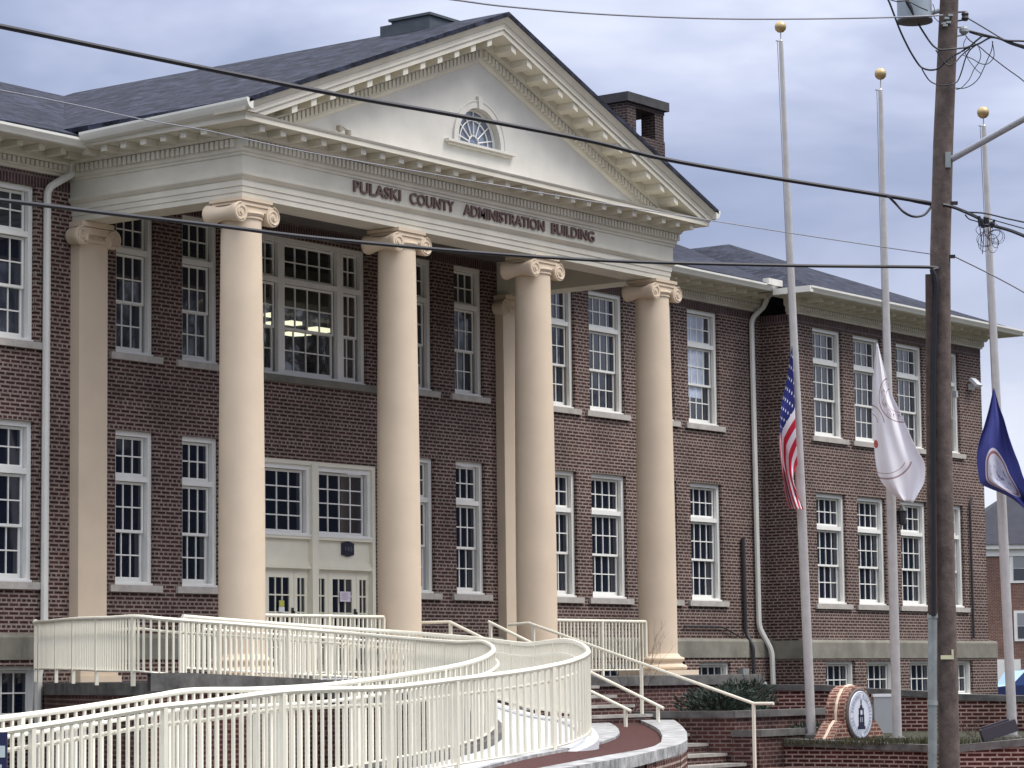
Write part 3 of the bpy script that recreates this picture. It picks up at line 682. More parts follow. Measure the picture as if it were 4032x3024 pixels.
# portico floor on a brick base
def poly_slab(name,pts,z0,z1,material,parent=None):
    m=MB(); a=[Vector((x,y,z1)) for x,y in pts]; b=[Vector((x,y,z0)) for x,y in pts]
    m.face(a); s=0
    for i in range(len(pts)):
        j=(i+1)%len(pts); l=(a[j]-a[i]).length
        m.face([b[i],b[j],a[j],a[i]],[(s,z0),(s+l,z0),(s+l,z1),(s,z1)]); s+=l
    return m.build(name,material,parent)
plat=[(-4.55,-2.55),(-2.6,-1.15),(-.45,-.85),(4.4,-.85),(7.72,-.85),(13.6,-.85),(13.6,3.5),(-.72,3.5),(-1.25,2.9),(-2.4,1.3),(-3.6,-.6)]
TB=thing('portico_terrace',(6,0,0),'brick terrace with dark stone edge carrying the portico columns','terrace')
poly_slab('brick_base',plat,0,1.42,DIMB,TB)
poly_slab('stone_edge',[(x+(.04 if x>13 else -.04 if x<-1 else 0),y-(.05 if y<0 else 0)) for x,y in plat],1.42,1.585,CAPST,TB)
poly_slab('floor',[(x,y) for x,y in plat],1.584,1.598,mat('grey porch floor',(.2,.195,.19),.9,noise=(2,.2)),TB)
for x,y in ((11.9,.29),): pass
# ------------------------------------------------------------------ steps
ST=thing('entrance_steps',(6.05,-2.5,0),'flight of stone treads climbing to the portico between the middle columns','steps')
n=10; rise=1.6/n; run=(4.45-.85)/n
for k in range(n):
    z=1.6-rise*k; y=-.85-run*k
    m=MB(); m.box(4.45,7.68,y-run,-.86,z-rise-.0,z-.055-rise+.0) if False else None
    m.box(4.46,7.67,y-run+.02,-.87-.002*k,z-2*rise if k<n-1 else .0,z-rise-.05); m.build('riser',DIMB,ST)
    m=MB(); m.box(4.44,7.69,y-run,y+.03,z-rise-.05,z-rise); m.build('tread',mat('step stone',(.36,.34,.31),.9,noise=(4,.4)) if k==0 else bpy.data.materials['step stone'],ST)
# ------------------------------------------------------------------ planters beside the steps
def wallrun(name,pts,z1,th,label,cat,group=None,z0=0,mat1=WALLB,capm=CAPST,capz=.11,closed=False,over=.05,ztop=None):
    """brick wall along a polyline with a coping; ztop may vary per point"""
    zt=ztop if ztop else [z1]*len(pts)
    if group: mat1=DIMB
    T=thing(name,(pts[0][0],pts[0][1],z0),label,cat,group)
    P=[Vector((x,y)) for x,y in pts]; N=[]
    for i in range(len(P)):
        d=(P[min(i+1,len(P)-1)]-P[max(i-1,0)]).normalized(); N.append(Vector((d.y,-d.x)))
    def ribbon(o0,o1,za,zb,mt,nm):
        m=MB(); s=0
        for i in range(len(P)-1):
            l=(P[i+1]-P[i]).length
            a0,a1=P[i]+N[i]*o0,P[i+1]+N[i+1]*o0; b0,b1=P[i]+N[i]*o1,P[i+1]+N[i+1]*o1
            lo0,lo1=za[i],za[i+1]; h0,h1=zb[i],zb[i+1]
            m.face([(a1.x,a1.y,lo1),(a0.x,a0.y,lo0),(a0.x,a0.y,h0),(a1.x,a1.y,h1)][::-1],[(s+l,lo1),(s,lo0),(s,h0),(s+l,h1)][::-1])
            m.face([(b0.x,b0.y,lo0),(b1.x,b1.y,lo1),(b1.x,b1.y,h1),(b0.x,b0.y,h0)][::-1],[(s,lo0),(s+l,lo1),(s+l,h1),(s,h0)][::-1])
            m.face([(a0.x,a0.y,h0),(a1.x,a1.y,h1),(b1.x,b1.y,h1),(b0.x,b0.y,h0)]); s+=l
        for i in (0,len(P)-1):
            a,b=P[i]+N[i]*o0,P[i]+N[i]*o1; f=[(a.x,a.y,za[i]),(b.x,b.y,za[i]),(b.x,b.y,zb[i]),(a.x,a.y,zb[i])]; m.face(f if i==0 else f[::-1])
        m.build(nm,mt,T)
    ribbon(th/2,-th/2,[z0]*len(P),[z-capz for z in zt],mat1,'brickwork'); ribbon(th/2+over,-th/2-over,[z-capz for z in zt],zt,capm,'coping')
    return T
wallrun('planter_wall',[(7.82,-.9),(7.82,-3.72),(12.6,-3.72)],1.0,.24,'brick planter wall below the right portico column, topped with dark coping','planter','planter walls beside the steps')
m=MB(); m.box(7.94,13,-3.6,-.9,.1,.93); structure(m.build('planter_soil',MULCH))
wallrun('planter_wall',[(7.82,-3.84),(7.82,-4.15),(10.9,-4.15)],.69,.24,'low brick planter wall stepping down between steps and flagpoles','planter','planter walls beside the steps')
m=MB(); m.box(7.94,11,-4.03,-3.84,.1,.62); structure(m.build('planter_soil',MULCH))
# back garden wall, behind flagpoles, and path wall in front
bw_=[at(u,v,d=d) for u,v,d in ((3000,2694,50.6),(3240,2696,50.3),(3448,2711,50),(3651,2721,49.6),(3765,2732,49.3),(3967,2737,48.8),(4250,2745,48))]
wallrun('garden_wall',[(p.x,p.y) for p in bw_],1.3,.24,'long brick garden wall with dark coping behind the flagpoles','wall',ztop=[p.z for p in bw_],mat1=WALLB)
m=MB(); a=[(p.x+.12,p.y,p.z-.12) for p in bw_]
m.face([*(Vector((q[0],q[1],.55)) for q in a),Vector((40,-20,.55)),Vector((40,-2,.55))]); structure(m.build('upper_lawn',LAWN))
pw=[at(u,v,d=d) for u,v,d in ((2990,2904,46.2),(3150,2909,45.9),(3328,2917,45.4),(3480,2924,44.9),(3651,2930,44.2),(3720,2933,43.6),(3790,2931,43.3),(3900,2921,43.2),(4032,2908,43.1),(4300,2880,42.9))]
wallrun('path_wall',[(p.x,p.y) for p in pw],.5,.30,'bowed brick wall with mossy coping along the paver path','wall',ztop=[p.z for p in pw],capz=.115)
m=MB(); a=[Vector((p.x+.14,p.y,p.z-.03)) for p in pw]; b=[Vector((q.x-.1,q.y,.55)) for q in bw_]
m.face(a+b[::-1]); o=structure(m.build('lawn',LAWN))
# ------------------------------------------------------------------ ramp
def smooth(P,n=6):
    out=[]; 
    for i in range(len(P)-1):
        p0,p1,p2,p3=P[max(i-1,0)],P[i],P[i+1],P[min(i+2,len(P)-1)]
        for k in range(n):
            t=k/n; out.append(.5*((2*p1)+(p2-p0)*t+(2*p0-5*p1+4*p2-p3)*t*t+(3*p1-p0-3*p2+p3)*t**3))
    out.append(P[-1]); return out
def resample(P,step):
    L=[0]
    for a,b in zip(P[:-1],P[1:]): L.append(L[-1]+(Vector((b.x,b.y))-Vector((a.x,a.y))).length)
    n=max(1,round(L[-1]/step)); o=[];i=0
    for k in range(n+1):
        s=L[-1]*k/n
        while i<len(L)-2 and L[i+1]<s:i+=1
        t=(s-L[i])/max(1e-6,L[i+1]-L[i]); o.append(P[i].lerp(P[i+1],t))
    return o
Y0=-11.2; Y1=-9.75
OUT=[at(0,2883,y=Y0),at(300,2837,y=Y0),at(600,2787,y=Y0),at(818,2764,y=Y0),at(1094,2726,y=Y0),at(1300,2715,y=Y0),at(1528,2708,y=Y0),at(1800,2676,d=28.0),at(2044,2646,d=28.8),at(2207,2616,d=29.3),at(2280,2593,d=29.7),at(2309,2577,d=30.1),at(2316,2563,d=30.7),at(2288,2538,d=31.7),at(2231,2522,d=32.8),at(2154,2528,d=34.4),at(2064,2536,d=36.2),at(1888,2515,d=38.7),at(1750,2503,d=40.3),at(1560,2488,d=41.5),at(1300,2471,y=-1.2),at(1000,2449,y=-1.2),at(720,2427,y=-1.2)]
INN=[at(0,2830,y=Y1),at(300,2790,y=Y1),at(600,2743,y=Y1),at(758,2719,y=Y1),at(1011,2715,y=Y1),at(1300,2697,y=Y1),at(1616,2654,y=Y1),at(1800,2622,d=30.0),at(1894,2595,d=30.4),at(1934,2572,d=30.9),at(1943,2557,d=31.5),at(1930,2541,d=32.4),at(1894,2528,d=33.5),at(1800,2530,d=35.2),at(1616,2516,d=37.6),at(1300,2487,y=-2.6),at(980,2462,y=-2.6),at(664,2439,y=-2.6),at(538,2428,d=36.6),at(437,2433,d=37.4),at(330,2436,d=38.8),at(253,2441,d=40.3),at(190,2447,d=41.8),at(140,2450,d=42.8)]
e0=OUT[0]-OUT[1]; OUT=[OUT[0]+e0*1.4]+OUT; e1=INN[0]-INN[1]; INN=[INN[0]+e1*1.4]+INN
OUTS,INNS=smooth(OUT),smooth(INN)
HR=.93
def hr(p): return HR-.13*max(0,min(1,(p.y+8)/5))
def zcap(p): return min(1.6,p.z-hr(p))
def railing(name,P,h,label,group,pitch=.112,post=1.6,bal=.0125,r=.029,mid=True,midoff=.05,ballend=False):
    H_=h if callable(h) else (lambda p:h)
    T=thing(name,(P[0].x,P[0].y,P[0].z-H_(P[0])),label,'railing',group)
    Q=resample(P,.12)
    MB().tube(Q,r,8).build('top_rail',RAIL,T,True)
    MB().tube([p-Vector((0,0,H_(p)-.085)) for p in Q],.016,6).build('bottom_rail',RAIL,T,True)
    if mid:
        H=[]
        for i in range(len(Q)):
            d=Q[min(i+1,len(Q)-1)]-Q[max(i-1,0)]; n_=Vector((d.y,-d.x,0)).normalized()*midoff; H.append(Q[i]+n_-Vector((0,0,.16)))
        MB().tube(H[3:-3],.019,8).build('hand_rail',RAIL,T,True)
    S=resample(P,pitch); every=max(2,round(post/pitch)); m=MB()
    for i,p in enumerate(S):
        d=(S[min(i+1,len(S)-1)]-S[max(i-1,0)]); d.z=0; d.normalize(); n_=Vector((d.y,-d.x,0)); hh_=H_(p)
        if i%every==0 or i==len(S)-1:
            if i: m.build('baluster_panel',RAIL,T); m=MB()
            q=MB(); q.obox(p-Vector((0,0,hh_/2+.06)),d,n_,Vector((0,0,1)),.024,.024,hh_/2+.055); q.build('post',RAIL,T)
        else:
            m.obox(p-Vector((0,0,(hh_-.085)/2+.01)),d,n_,Vector((0,0,1)),bal,bal,(hh_-.085)/2-.005)
    if ballend:
        MB().lathe([(.002,-.05),(.035,-.035),(.05,0),(.035,.035),(.002,.05)],tuple(P[-1]),12).build('end_ball',RAIL,T,True)
    return T
railing('ramp_railing',OUTS,hr,'ivory railing along the outer edge of the curving ramp','ramp railings',midoff=-.05)
railing('ramp_railing',INNS,hr,'ivory railing along the inner edge of the ramp, ending in a white ball at left','ramp railings',ballend=True,midoff=.05)
# ramp deck between the two rails
def ribbon2(A,Bp,za,zb,name,mt,parent=None,zoff=0):
    m=MB(); n=160; a=resample(A,.2); b=resample(Bp,.2)
    ra=lambda P,t:P[min(len(P)-1,int(t*(len(P)-1)))]
    for k in range(n):
        t0,t1=k/n,(k+1)/n; p,q,r_,s=ra(a,t0),ra(a,t1),ra(b,t1),ra(b,t0)
        m.face([(p.x,p.y,za(p)),(s.x,s.y,zb(s)),(r_.x,r_.y,zb(r_)),(q.x,q.y,za(q))])
    return m.build(name,mt,parent)
# cut the inner rail where the deck meets the terrace
icut=[p for p in INNS if not(p.x<-1 and p.y>-2.45 and p.x>-5.2)]
ocut=OUTS
RP=thing('ramp',(-6,-10,0),'pale concrete wheelchair ramp curving down on a brick base','ramp')
zr_=lambda p:zcap(p)-.03
ribbon2(ocut,icut,zr_,zr_,'deck',CONC,RP)
def skirt(P,off,name,mt,za,zb,th):
    m=MB(); Q=resample(P,.2); s=0
    N=[]
    for i in range(len(Q)):
        d=Q[min(i+1,len(Q)-1)]-Q[max(i-1,0)]; N.append(Vector((d.y,-d.x,0)).normalized())
    for i in range(len(Q)-1):
        p,q=Q[i]+N[i]*off,Q[i+1]+N[i+1]*off; p2,q2=p+N[i]*th,q+N[i+1]*th; l=(q-p).length
        uv=[(s,za(Q[i])),(s+l,za(Q[i+1])),(s+l,zb(Q[i+1])),(s,zb(Q[i]))]
        m.face([(p.x,p.y,za(Q[i])),(q.x,q.y,za(Q[i+1])),(q.x,q.y,zb(Q[i+1])),(p.x,p.y,zb(Q[i]))],uv)
        m.face([(q2.x,q2.y,za(Q[i+1])),(p2.x,p2.y,za(Q[i])),(p2.x,p2.y,zb(Q[i])),(q2.x,q2.y,zb(Q[i+1]))],[uv[1],uv[0],uv[3],uv[2]])
        m.face([(p.x,p.y,zb(Q[i])),(q.x,q.y,zb(Q[i+1])),(q2.x,q2.y,zb(Q[i+1])),(p2.x,p2.y,zb(Q[i]))]); s+=l
    return m.build(name,mt,RP)
g0=lambda p:-.02
skirt(ocut,-.10,'outer_kerb',CONC,lambda p:zcap(p)-.15,lambda p:zcap(p)-.005,.2)
skirt(icut,-.10,'inner_kerb',CAPST,lambda p:zcap(p)-.13,lambda p:zcap(p)+.05+.06*max(0,min(1,(p.y+8)/4)),.2)
skirt(ocut,-.06,'brick_side',RAMPB,g0,lambda p:zcap(p)-.15,.12)
skirt(icut,-.06,'brick_side',RAMPB,g0,lambda p:zcap(p)-.15,.12)
# ------------------------------------------------------------------ crescent planter in front of the bend
def ground_poly(px,zc): return [at(u,v,z=zc) for u,v in px]
zc_=.86
inner_edge=[(2318,2793),(2420,2803),(2520,2835),(2590,2868),(2609,2900),(2596,2928),(2540,2947),(2440,2965),(2300,2990),(2130,3022),(1900,3062)]
outer_edge=[(2318,2779),(2430,2784),(2560,2800),(2660,2838),(2706,2885),(2707,2912),(2690,2926),(2600,2950),(2480,2978),(2300,3010),(2100,3046),(1900,3086)]
def rs2(px,n):
    P=[Vector((a,b,0)) for a,b in px]; P=smooth(P,5); L=[0]
    for a,b in zip(P[:-1],P[1:]): L.append(L[-1]+(b-a).length)
    o=[];i=0
    for k in range(n+1):
        s=L[-1]*k/n
        while i<len(L)-2 and L[i+1]<s:i+=1
        q=P[i].lerp(P[i+1],(s-L[i])/max(1e-6,L[i+1]-L[i])); o.append((q.x,q.y))
    return o
IE=[at(u,v,z=zc_) for u,v in rs2(inner_edge,40)]; OE=[at(u,v,z=zc_) for u,v in rs2(outer_edge,40)]
PL=thing('curved_planter',(OE[20].x,OE[20].y,0),'crescent planter of red mulch edged in pale stone beside the ramp bend','planter')
m=MB(); mw=MB(); s=0
for i in range(40):
    m.face([IE[i],OE[i],OE[i+1],IE[i+1]][::-1]); dn=Vector((0,0,.11))
    m.face([OE[i],OE[i]-dn,OE[i+1]-dn,OE[i+1]]); m.face([IE[i+1],IE[i+1]-dn,IE[i]-dn,IE[i]])
    c=(OE[i]-IE[i]).normalized()*.05; l=(OE[i+1]-OE[i]).length
    a,b=OE[i]-c,OE[i+1]-c
    mw.face([(a.x,a.y,0),(b.x,b.y,0),(b.x,b.y,zc_-.11),(a.x,a.y,zc_-.11)],[(s,0),(s+l,0),(s+l,zc_-.11),(s,zc_-.11)]); s+=l
m.build('coping',CAPL,PL); mw.build('brickwork',WALLB,PL)
# mulch between coping and ramp
inn2=[at(u,v,z=zc_-.05) for u,v in rs2([(2318,2832),(2400,2852),(2440,2885),(2420,2912),(2330,2940),(2200,2965),(2050,2995),(1880,3040)],40)]
m=MB()
for i in range(40): m.face([inn2[i],IE[i]-Vector((0,0,.05)),IE[i+1]-Vector((0,0,.05)),inn2[i+1]][::-1])
m.build('mulch',MULCH,PL)
inn3=[at(u,v,z=zc_-.02) for u,v in rs2([(2300,2800),(2320,2820),(2330,2850),(2300,2885),(2240,2915),(2140,2950),(2000,2985),(1850,3030)],40)]
m=MB()
for i in range(40):
    a,b=inn2[i]+Vector((0,0,.03)),inn2[i+1]+Vector((0,0,.03)); m.face([inn3[i],a,b,inn3[i+1]][::-1]); m.face([a,a-Vector((0,0,.09)),b-Vector((0,0,.09)),b])
m.build('inner_coping',CAPL,PL)
# ------------------------------------------------------------------ portico rails and stair handrails
def seg(a,b,n=2): a,b=Vector(a),Vector(b); return [a.lerp(b,k/n) for k in range(n+1)]
railing('portico_railing',seg((8.35,.29,2.583),(11.42,.29,2.583)),.965,'straight ivory railing between the two right columns','portico railings',mid=False,pitch=.108)
railing('portico_railing',seg((.75,.29,2.59),(3.72,.29,2.59)),.97,'straight ivory railing between the two left columns','portico railings',mid=False,pitch=.108)
def handrail(P,posts,label,h0):
    T=thing('stair_handrail',(P[0][0],P[0][1],P[0][2]-.9),label,'handrail','stair handrails')
    MB().tube([Vector(p) for p in P],.026,8).build('rail',RAIL,T,True)
    for p,b in posts: MB().box(p[0]-.022,p[0]+.022,p[1]-.022,p[1]+.022,b,p[2]-.01).build('post',RAIL,T)
def on(P,y):
    for a,b in zip(P[:-1],P[1:]):
        if min(a[1],b[1])<=y<=max(a[1],b[1]): t=(y-a[1])/(b[1]-a[1]+1e-9); return tuple(a[i]+(b[i]-a[i])*t for i in range(3))
Pc=[(7.5,.55,2.50),(7.5,.119,2.522),(7.5,-4.365,1.123),(7.5,-4.74,1.122)]
handrail(Pc,[(on(Pc,.02),1.6),(on(Pc,-2.19),.95),(on(Pc,-4.36),.08)],'ivory handrail on the right side of the steps, with a level end',0)
Pb=[(6.07,-.08,2.53),(6.07,-3.55,1.07)]
handrail(Pb,[(on(Pb,-.12),1.6),(on(Pb,-3.44),.35)],'short ivory handrail in the middle of the steps',0)
Pa=[(4.6,.19,2.505),(4.6,-.388,2.505),(4.6,-3.9,1.05)]
handrail(Pa,[(on(Pa,-.40),1.6),(on(Pa,-3.8),.2)],'ivory handrail on the left side of the steps behind the ramp',0)
# ------------------------------------------------------------------ small things on the entrance
m=MB(); x0,z0=7.05,3.70; 
pts=[]
p1=at(1369,2162,y=D+.07)
cx_,cz_=p1.x,p1.z
w_,h_=.165,.105
prof=[(-w_,-h_),( -w_*.5,-h_*1.15),(0,-h_*1.32),(w_*.5,-h_*1.15),(w_,-h_),(w_,h_),(w_*.5,h_*1.15),(0,h_*1.32),(-w_*.5,h_*1.15),(-w_,h_)]
m.prism([(cx_+a,D+.055,cz_+b) for a,b in prof],(0,.035,0))
pq=m.build('number_plaque',mat('navy plaque',(.012,.012,.03),.35)); tag(pq,'small dark house number plaque on the cream panel over the doors','plaque')
words('143',cx_-.10,cx_+.10,cz_-.042,cz_+.042,D+.054,.01,pq,mat('dim plaque digits',(.10,.10,.14),.5),'number')
p=at(1366,2349,y=D+.05); m=MB(); m.box(p.x-.145,p.x+.145,D+.085,D+.098,p.z-.09,p.z+.09); o=m.build('paper_notice',mat('pinkish paper',(.66,.58,.68),.8)); tag(o,'pinkish paper notice taped on the glass of the right door','notice')
for k in range(6): 
    m=MB(); m.box(p.x-.10,p.x+.09-.02*(k%3),D+.082,D+.0848,p.z+.06-.022*k,p.z+.066-.022*k); m.build('text_line',mat('grey print',(.35,.32,.4),.8) if k==0 else bpy.data.materials['grey print'],o)
p=at(1116,2375,y=D+.05); m=MB(); m.box(p.x-.065,p.x+.065,D+.085,D+.098,p.z-.06,p.z+.05); o=m.build('window_sticker',mat('yellow green paper',(.45,.47,.10),.7)); tag(o,'yellow green sticker on the glass of the left door','sticker')
m=MB(); m.box(p.x-.07,p.x+.07,D+.085,D+.098,p.z-.16,p.z-.065); o=m.build('paper_notice',mat('white paper',(.7,.74,.76),.8)); tag(o,'white sheet below the yellow sticker on the left door','notice')
# ------------------------------------------------------------------ flagpoles
def lerp_px(a,b,t): return (a[0]+(b[0]-a[0])*t,a[1]+(b[1]-a[1])*t)
FP=[((3195,2893),(3075,171),(3073,106),46.4,'left'),((3533,2905),(3467,364),(3467,291),45.8,'mid'),((3988,2902),(3874,506),(3871,443),44.9,'right')]
labs=['tallest flagpole, left of the three, holding the striped flag at half staff','middle flagpole just left of the utility pole','right flagpole seen beyond the utility pole with the blue flag']
for (b,t,bl,d,_),lb in zip(FP,labs):
    pb=at(*b,d=d); T=thing('flagpole',pb,lb,'flagpole','three aluminium flagpoles')
    n=14; P=[at(*lerp_px(b,t,k/n),d=d) for k in range(n+1)]
    MB().tube(P,[.078 if k/n<.35 else .078-.040*(k/n-.35)/.65 for k in range(n+1)],14).build('shaft',ALU,T,True)
    c=at(*bl,d=d); tp=P[-1]
    MB().lathe([(.005,-.10),(.05,-.087),(.087,-.05),(.10,0),(.087,.05),(.05,.087),(.005,.10)],tuple(c),20).build('finial_ball',GOLD,T,'all')
    m=MB(); m.tube([tp,c-Vector((0,0,.08))],.011,6); m.lathe([(.03,0),(.035,.04),(.02,.07)],tuple(tp),10); m.tube([tp+Vector((0,0,.03)),tp+Vector((-.05,.07,.05))],.012,5); m.build('truck',ALU,T)
    off=RT*(-.06); m=MB(); m.tube([P[-1]+off+Vector((0,0,.04)),P[int(n*.5)]+off*1.15,P[2]+off*1.2],.006,4); m.build('halyard',GREYW,T)
    m=MB(); m.lathe([(.15,-.2),(.145,.0),(.10,.03)],tuple(pb),16); m.build('base_collar',CAPST,T)
# ------------------------------------------------------------------ flags
def uvmat(name):
    m=bpy.data.materials.new(name); m.use_nodes=True; t=m.node_tree; b=t.nodes['Principled BSDF']; b.inputs['Roughness'].default_value=.8; b.inputs['Specular IOR Level'].default_value=.2
    uv=nd(t,'ShaderNodeUVMap'); s=nd(t,'ShaderNodeSeparateXYZ'); t.links.new(uv.outputs[0],s.inputs[0]); return m,t,b,s
def mth(t,op,a,b=None,c=None):
    n=nd(t,'ShaderNodeMath',operation=op)
    for i,v in enumerate((a,b,c)):
        if v is None: continue
        if isinstance(v,(int,float)): n.inputs[i].default_value=v
        else: t.links.new(v,n.inputs[i])
    return n.outputs[0]
def mixc(t,f,a,b):
    n=nd(t,'ShaderNodeMixRGB')
    for i,v in ((0,f),(1,a),(2,b)):
        if isinstance(v,tuple): n.inputs[i].default_value=(*v,1)
        else: t.links.new(v,n.inputs[i])
    return n.outputs[0]
FM1,t,b,s=uvmat('striped flag cloth'); S_,T_=s.outputs['X'],s.outputs['Y']
st=mth(t,'MODULO',mth(t,'FLOOR',mth(t,'MULTIPLY',T_,13)),2)
base=mixc(t,st,(.50,.025,.05),(.72,.69,.73))
can=mth(t,'MULTIPLY',mth(t,'LESS_THAN',S_,.4),mth(t,'LESS_THAN',T_,7/13))
X=mth(t,'MULTIPLY',S_,30); Y=mth(t,'MULTIPLY',T_,10*13/7)
p_=mth(t,'MULTIPLY',mth(t,'ADD',X,Y),.5); q_=mth(t,'MULTIPLY',mth(t,'SUBTRACT',X,Y),.5)
fx=mth(t,'SUBTRACT',p_,mth(t,'ROUND',p_)); fy=mth(t,'SUBTRACT',q_,mth(t,'ROUND',q_))
rr=mth(t,'ADD',mth(t,'MULTIPLY',fx,fx),mth(t,'MULTIPLY',fy,fy)); star=mth(t,'LESS_THAN',rr,.026)
cc=mixc(t,star,(.02,.025,.14),(.7,.7,.76)); t.links.new(mixc(t,can,base,cc),b.inputs['Base Color'])
def ringcol(t,S_,T_,cx,cy,asp,rings,base,col):
    dx=mth(t,'MULTIPLY',mth(t,'SUBTRACT',S_,cx),asp); dy=mth(t,'SUBTRACT',T_,cy)
    r=mth(t,'SQRT',mth(t,'ADD',mth(t,'MULTIPLY',dx,dx),mth(t,'MULTIPLY',dy,dy))); c=base
    for lo_,hi_,k in rings: c=mixc(t,mth(t,'MULTIPLY',mth(t,'GREATER_THAN',r,lo_),mth(t,'LESS_THAN',r,hi_)),c,k)
    return c,r
FM2,t,b,s=uvmat('white flag cloth'); S_,T_=s.outputs['X'],s.outputs['Y']
wb=nd(t,'ShaderNodeRGB'); wb.outputs[0].default_value=(.74,.73,.77,1)
BR=(.36,.26,.27)
c,r1=ringcol(t,S_,T_,.35,1.0,5.0,[(.66,.70,BR),(.36,.385,BR)],wb.outputs[0],BR)
c2,r2=ringcol(t,S_,T_,.64,.22,3.4,[(.60,.635,BR),(.50,.515,BR)],c,BR)
c=mixc(t,mth(t,'GREATER_THAN',S_,.735),c,c2)
c3,r3=ringcol(t,S_,T_,.475,-.05,4.0,[(.40,.43,BR),(.20,.22,BR)],c,BR)
c=mixc(t,mth(t,'LESS_THAN',S_,.48),c,c3)
nz=nd(t,'ShaderNodeTexNoise'); nz.inputs['Scale'].default_value=26; t.links.new(s.inputs[0].links[0].from_socket,nz.inputs['Vector'])
ltr=mth(t,'MULTIPLY',mth(t,'GREATER_THAN',nz.outputs['Fac'],.56),mth(t,'MULTIPLY',mth(t,'GREATER_THAN',r1,.42),mth(t,'LESS_THAN',r1,.62)))
c=mixc(t,ltr,c,BR)
c,_r=ringcol(t,S_,T_,.605,.05,2.2,[(0,.055,(.42,.10,.09))],c,BR)
t.links.new(c,b.inputs['Base Color'])
FM3,t,b,s=uvmat('blue flag cloth'); S_,T_=s.outputs['X'],s.outputs['Y']
wb=nd(t,'ShaderNodeRGB'); wb.outputs[0].default_value=(.055,.065,.25,1)
c,r1=ringcol(t,S_,T_,.66,.56,1.25,[(0,.275,(.56,.55,.62)),(.222,.25,(.28,.13,.15)),(.0,.21,(.50,.51,.60))],wb.outputs[0],BR)
nz=nd(t,'ShaderNodeTexNoise'); nz.inputs['Scale'].default_value=14; nz.inputs['Detail'].default_value=3; t.links.new(s.inputs[0].links[0].from_socket,nz.inputs['Vector'])
fig=mth(t,'MULTIPLY',mth(t,'GREATER_THAN',nz.outputs['Fac'],.58),mth(t,'LESS_THAN',r1,.17)); c=mixc(t,fig,c,(.22,.20,.33))
t.links.new(c,b.inputs['Base Color'])
def edge(px,n):
    return rs2(px,n)
def flag(name,A,Bd,d,mt,folds,label,nS=48,nT=26,uvf=None,scale=1.823,bulge=None):
    """cloth between edge polylines A (one border) and Bd (other border), in photo pixels /scale, folded in depth"""
    A=[(a*scale,b*scale) for a,b in A]; Bd=[(a*scale,b*scale) for a,b in Bd]
    EA,EB=edge(A,nS),edge(Bd,nS); m=MB(); G=[]
    for i in range(nS+1):
        row=[]
        for j in range(nT+1):
            t=j/nT; u=EA[i][0]*(1-t)+EB[i][0]*t; v=EA[i][1]*(1-t)+EB[i][1]*t
            if bulge: u+=bulge(i/nS,t)*scale
            row.append(at(u,v,d=d+folds(i/nS,t)))
        G.append(row)
    for i in range(nS):
        for j in range(nT):
            uvq=[(a/nS,b/nT) for a,b in ((i,j),(i+1,j),(i+1,j+1),(i,j+1))]
            if uvf: uvq=[uvf(*q) for q in uvq]
            m.face([G[i][j],G[i+1][j],G[i+1][j+1],G[i][j+1]],uvq)
    o=m.build(name,mt,smooth='all',loc=tuple(G[0][0]))
    bm=bmesh.new(); bm.from_mesh(o.data); bmesh.ops.remove_doubles(bm,verts=bm.verts,dist=.0005); bm.to_mesh(o.data); bm.free()
    for p in o.data.polygons:p.use_smooth=True
    md=o.modifiers.new('thickness','SOLIDIFY'); md.thickness=.004
    return tag(o,label,'flag','flags at half staff')
sn=math.sin
flag('flag',[(1711,742),(1703,800),(1696,850),(1690,900),(1688,950),(1690,1010),(1694,1050),(1699,1080),(1704,1098)],
     [(1722,1004),(1716,1018),(1714,1030),(1715,1045),(1718,1058),(1723,1068),(1728,1080),(1732,1090),(1736,1101)],46.1,FM1,
     lambda s,t:.16*sn(t*9+s*5)*min(1,s*3)+.05*sn(t*17-s*8)*s+.12*(1-t),'red and white striped flag with starred blue corner hanging limp',nS=60,nT=52,
     bulge=lambda s,t:-24*sn(3.1416*min(1,t*1.15))*min(1,s*4.5)*(1-.75*s))
flag('flag',[(1894,742),(1889,790),(1885,830),(1884,880),(1886,930),(1889,975),(1893,1010),(1903,1040),(1925,1065),(1946,1081)],
     [(1896,742),(1910,795),(1925,848),(1944,890),(1962,932),(1980,970),(1997,1003),(1996,1040),(1984,1064),(1972,1085)],45.3,FM2,
     lambda s,t:(.14*sn(t*7+s*3)+.05*sn(t*15+1))*min(1,s*2.5)*(1-.5*s),'large white flag with faint brown seal rings hanging limp',nS=52,nT=40)
flag('flag',[(2146,838),(2137,880),(2126,920),(2115,955),(2110,990),(2113,1020),(2118,1044),(2140,1056),(2165,1066),(2190,1080),(2214,1100)],
     [(2147,838),(2157,875),(2168,905),(2178,940),(2190,975),(2200,1000),(2208,1025),(2216,1045),(2224,1065),(2232,1085),(2240,1104)],44.4,FM3,
     lambda s,t:(.13*sn(t*8+s*4)+.04*sn(t*16))*min(1,s*2.5),'deep blue flag with round white seal hanging limp',nS=52,nT=40,uvf=lambda s,t:(s,1-t))
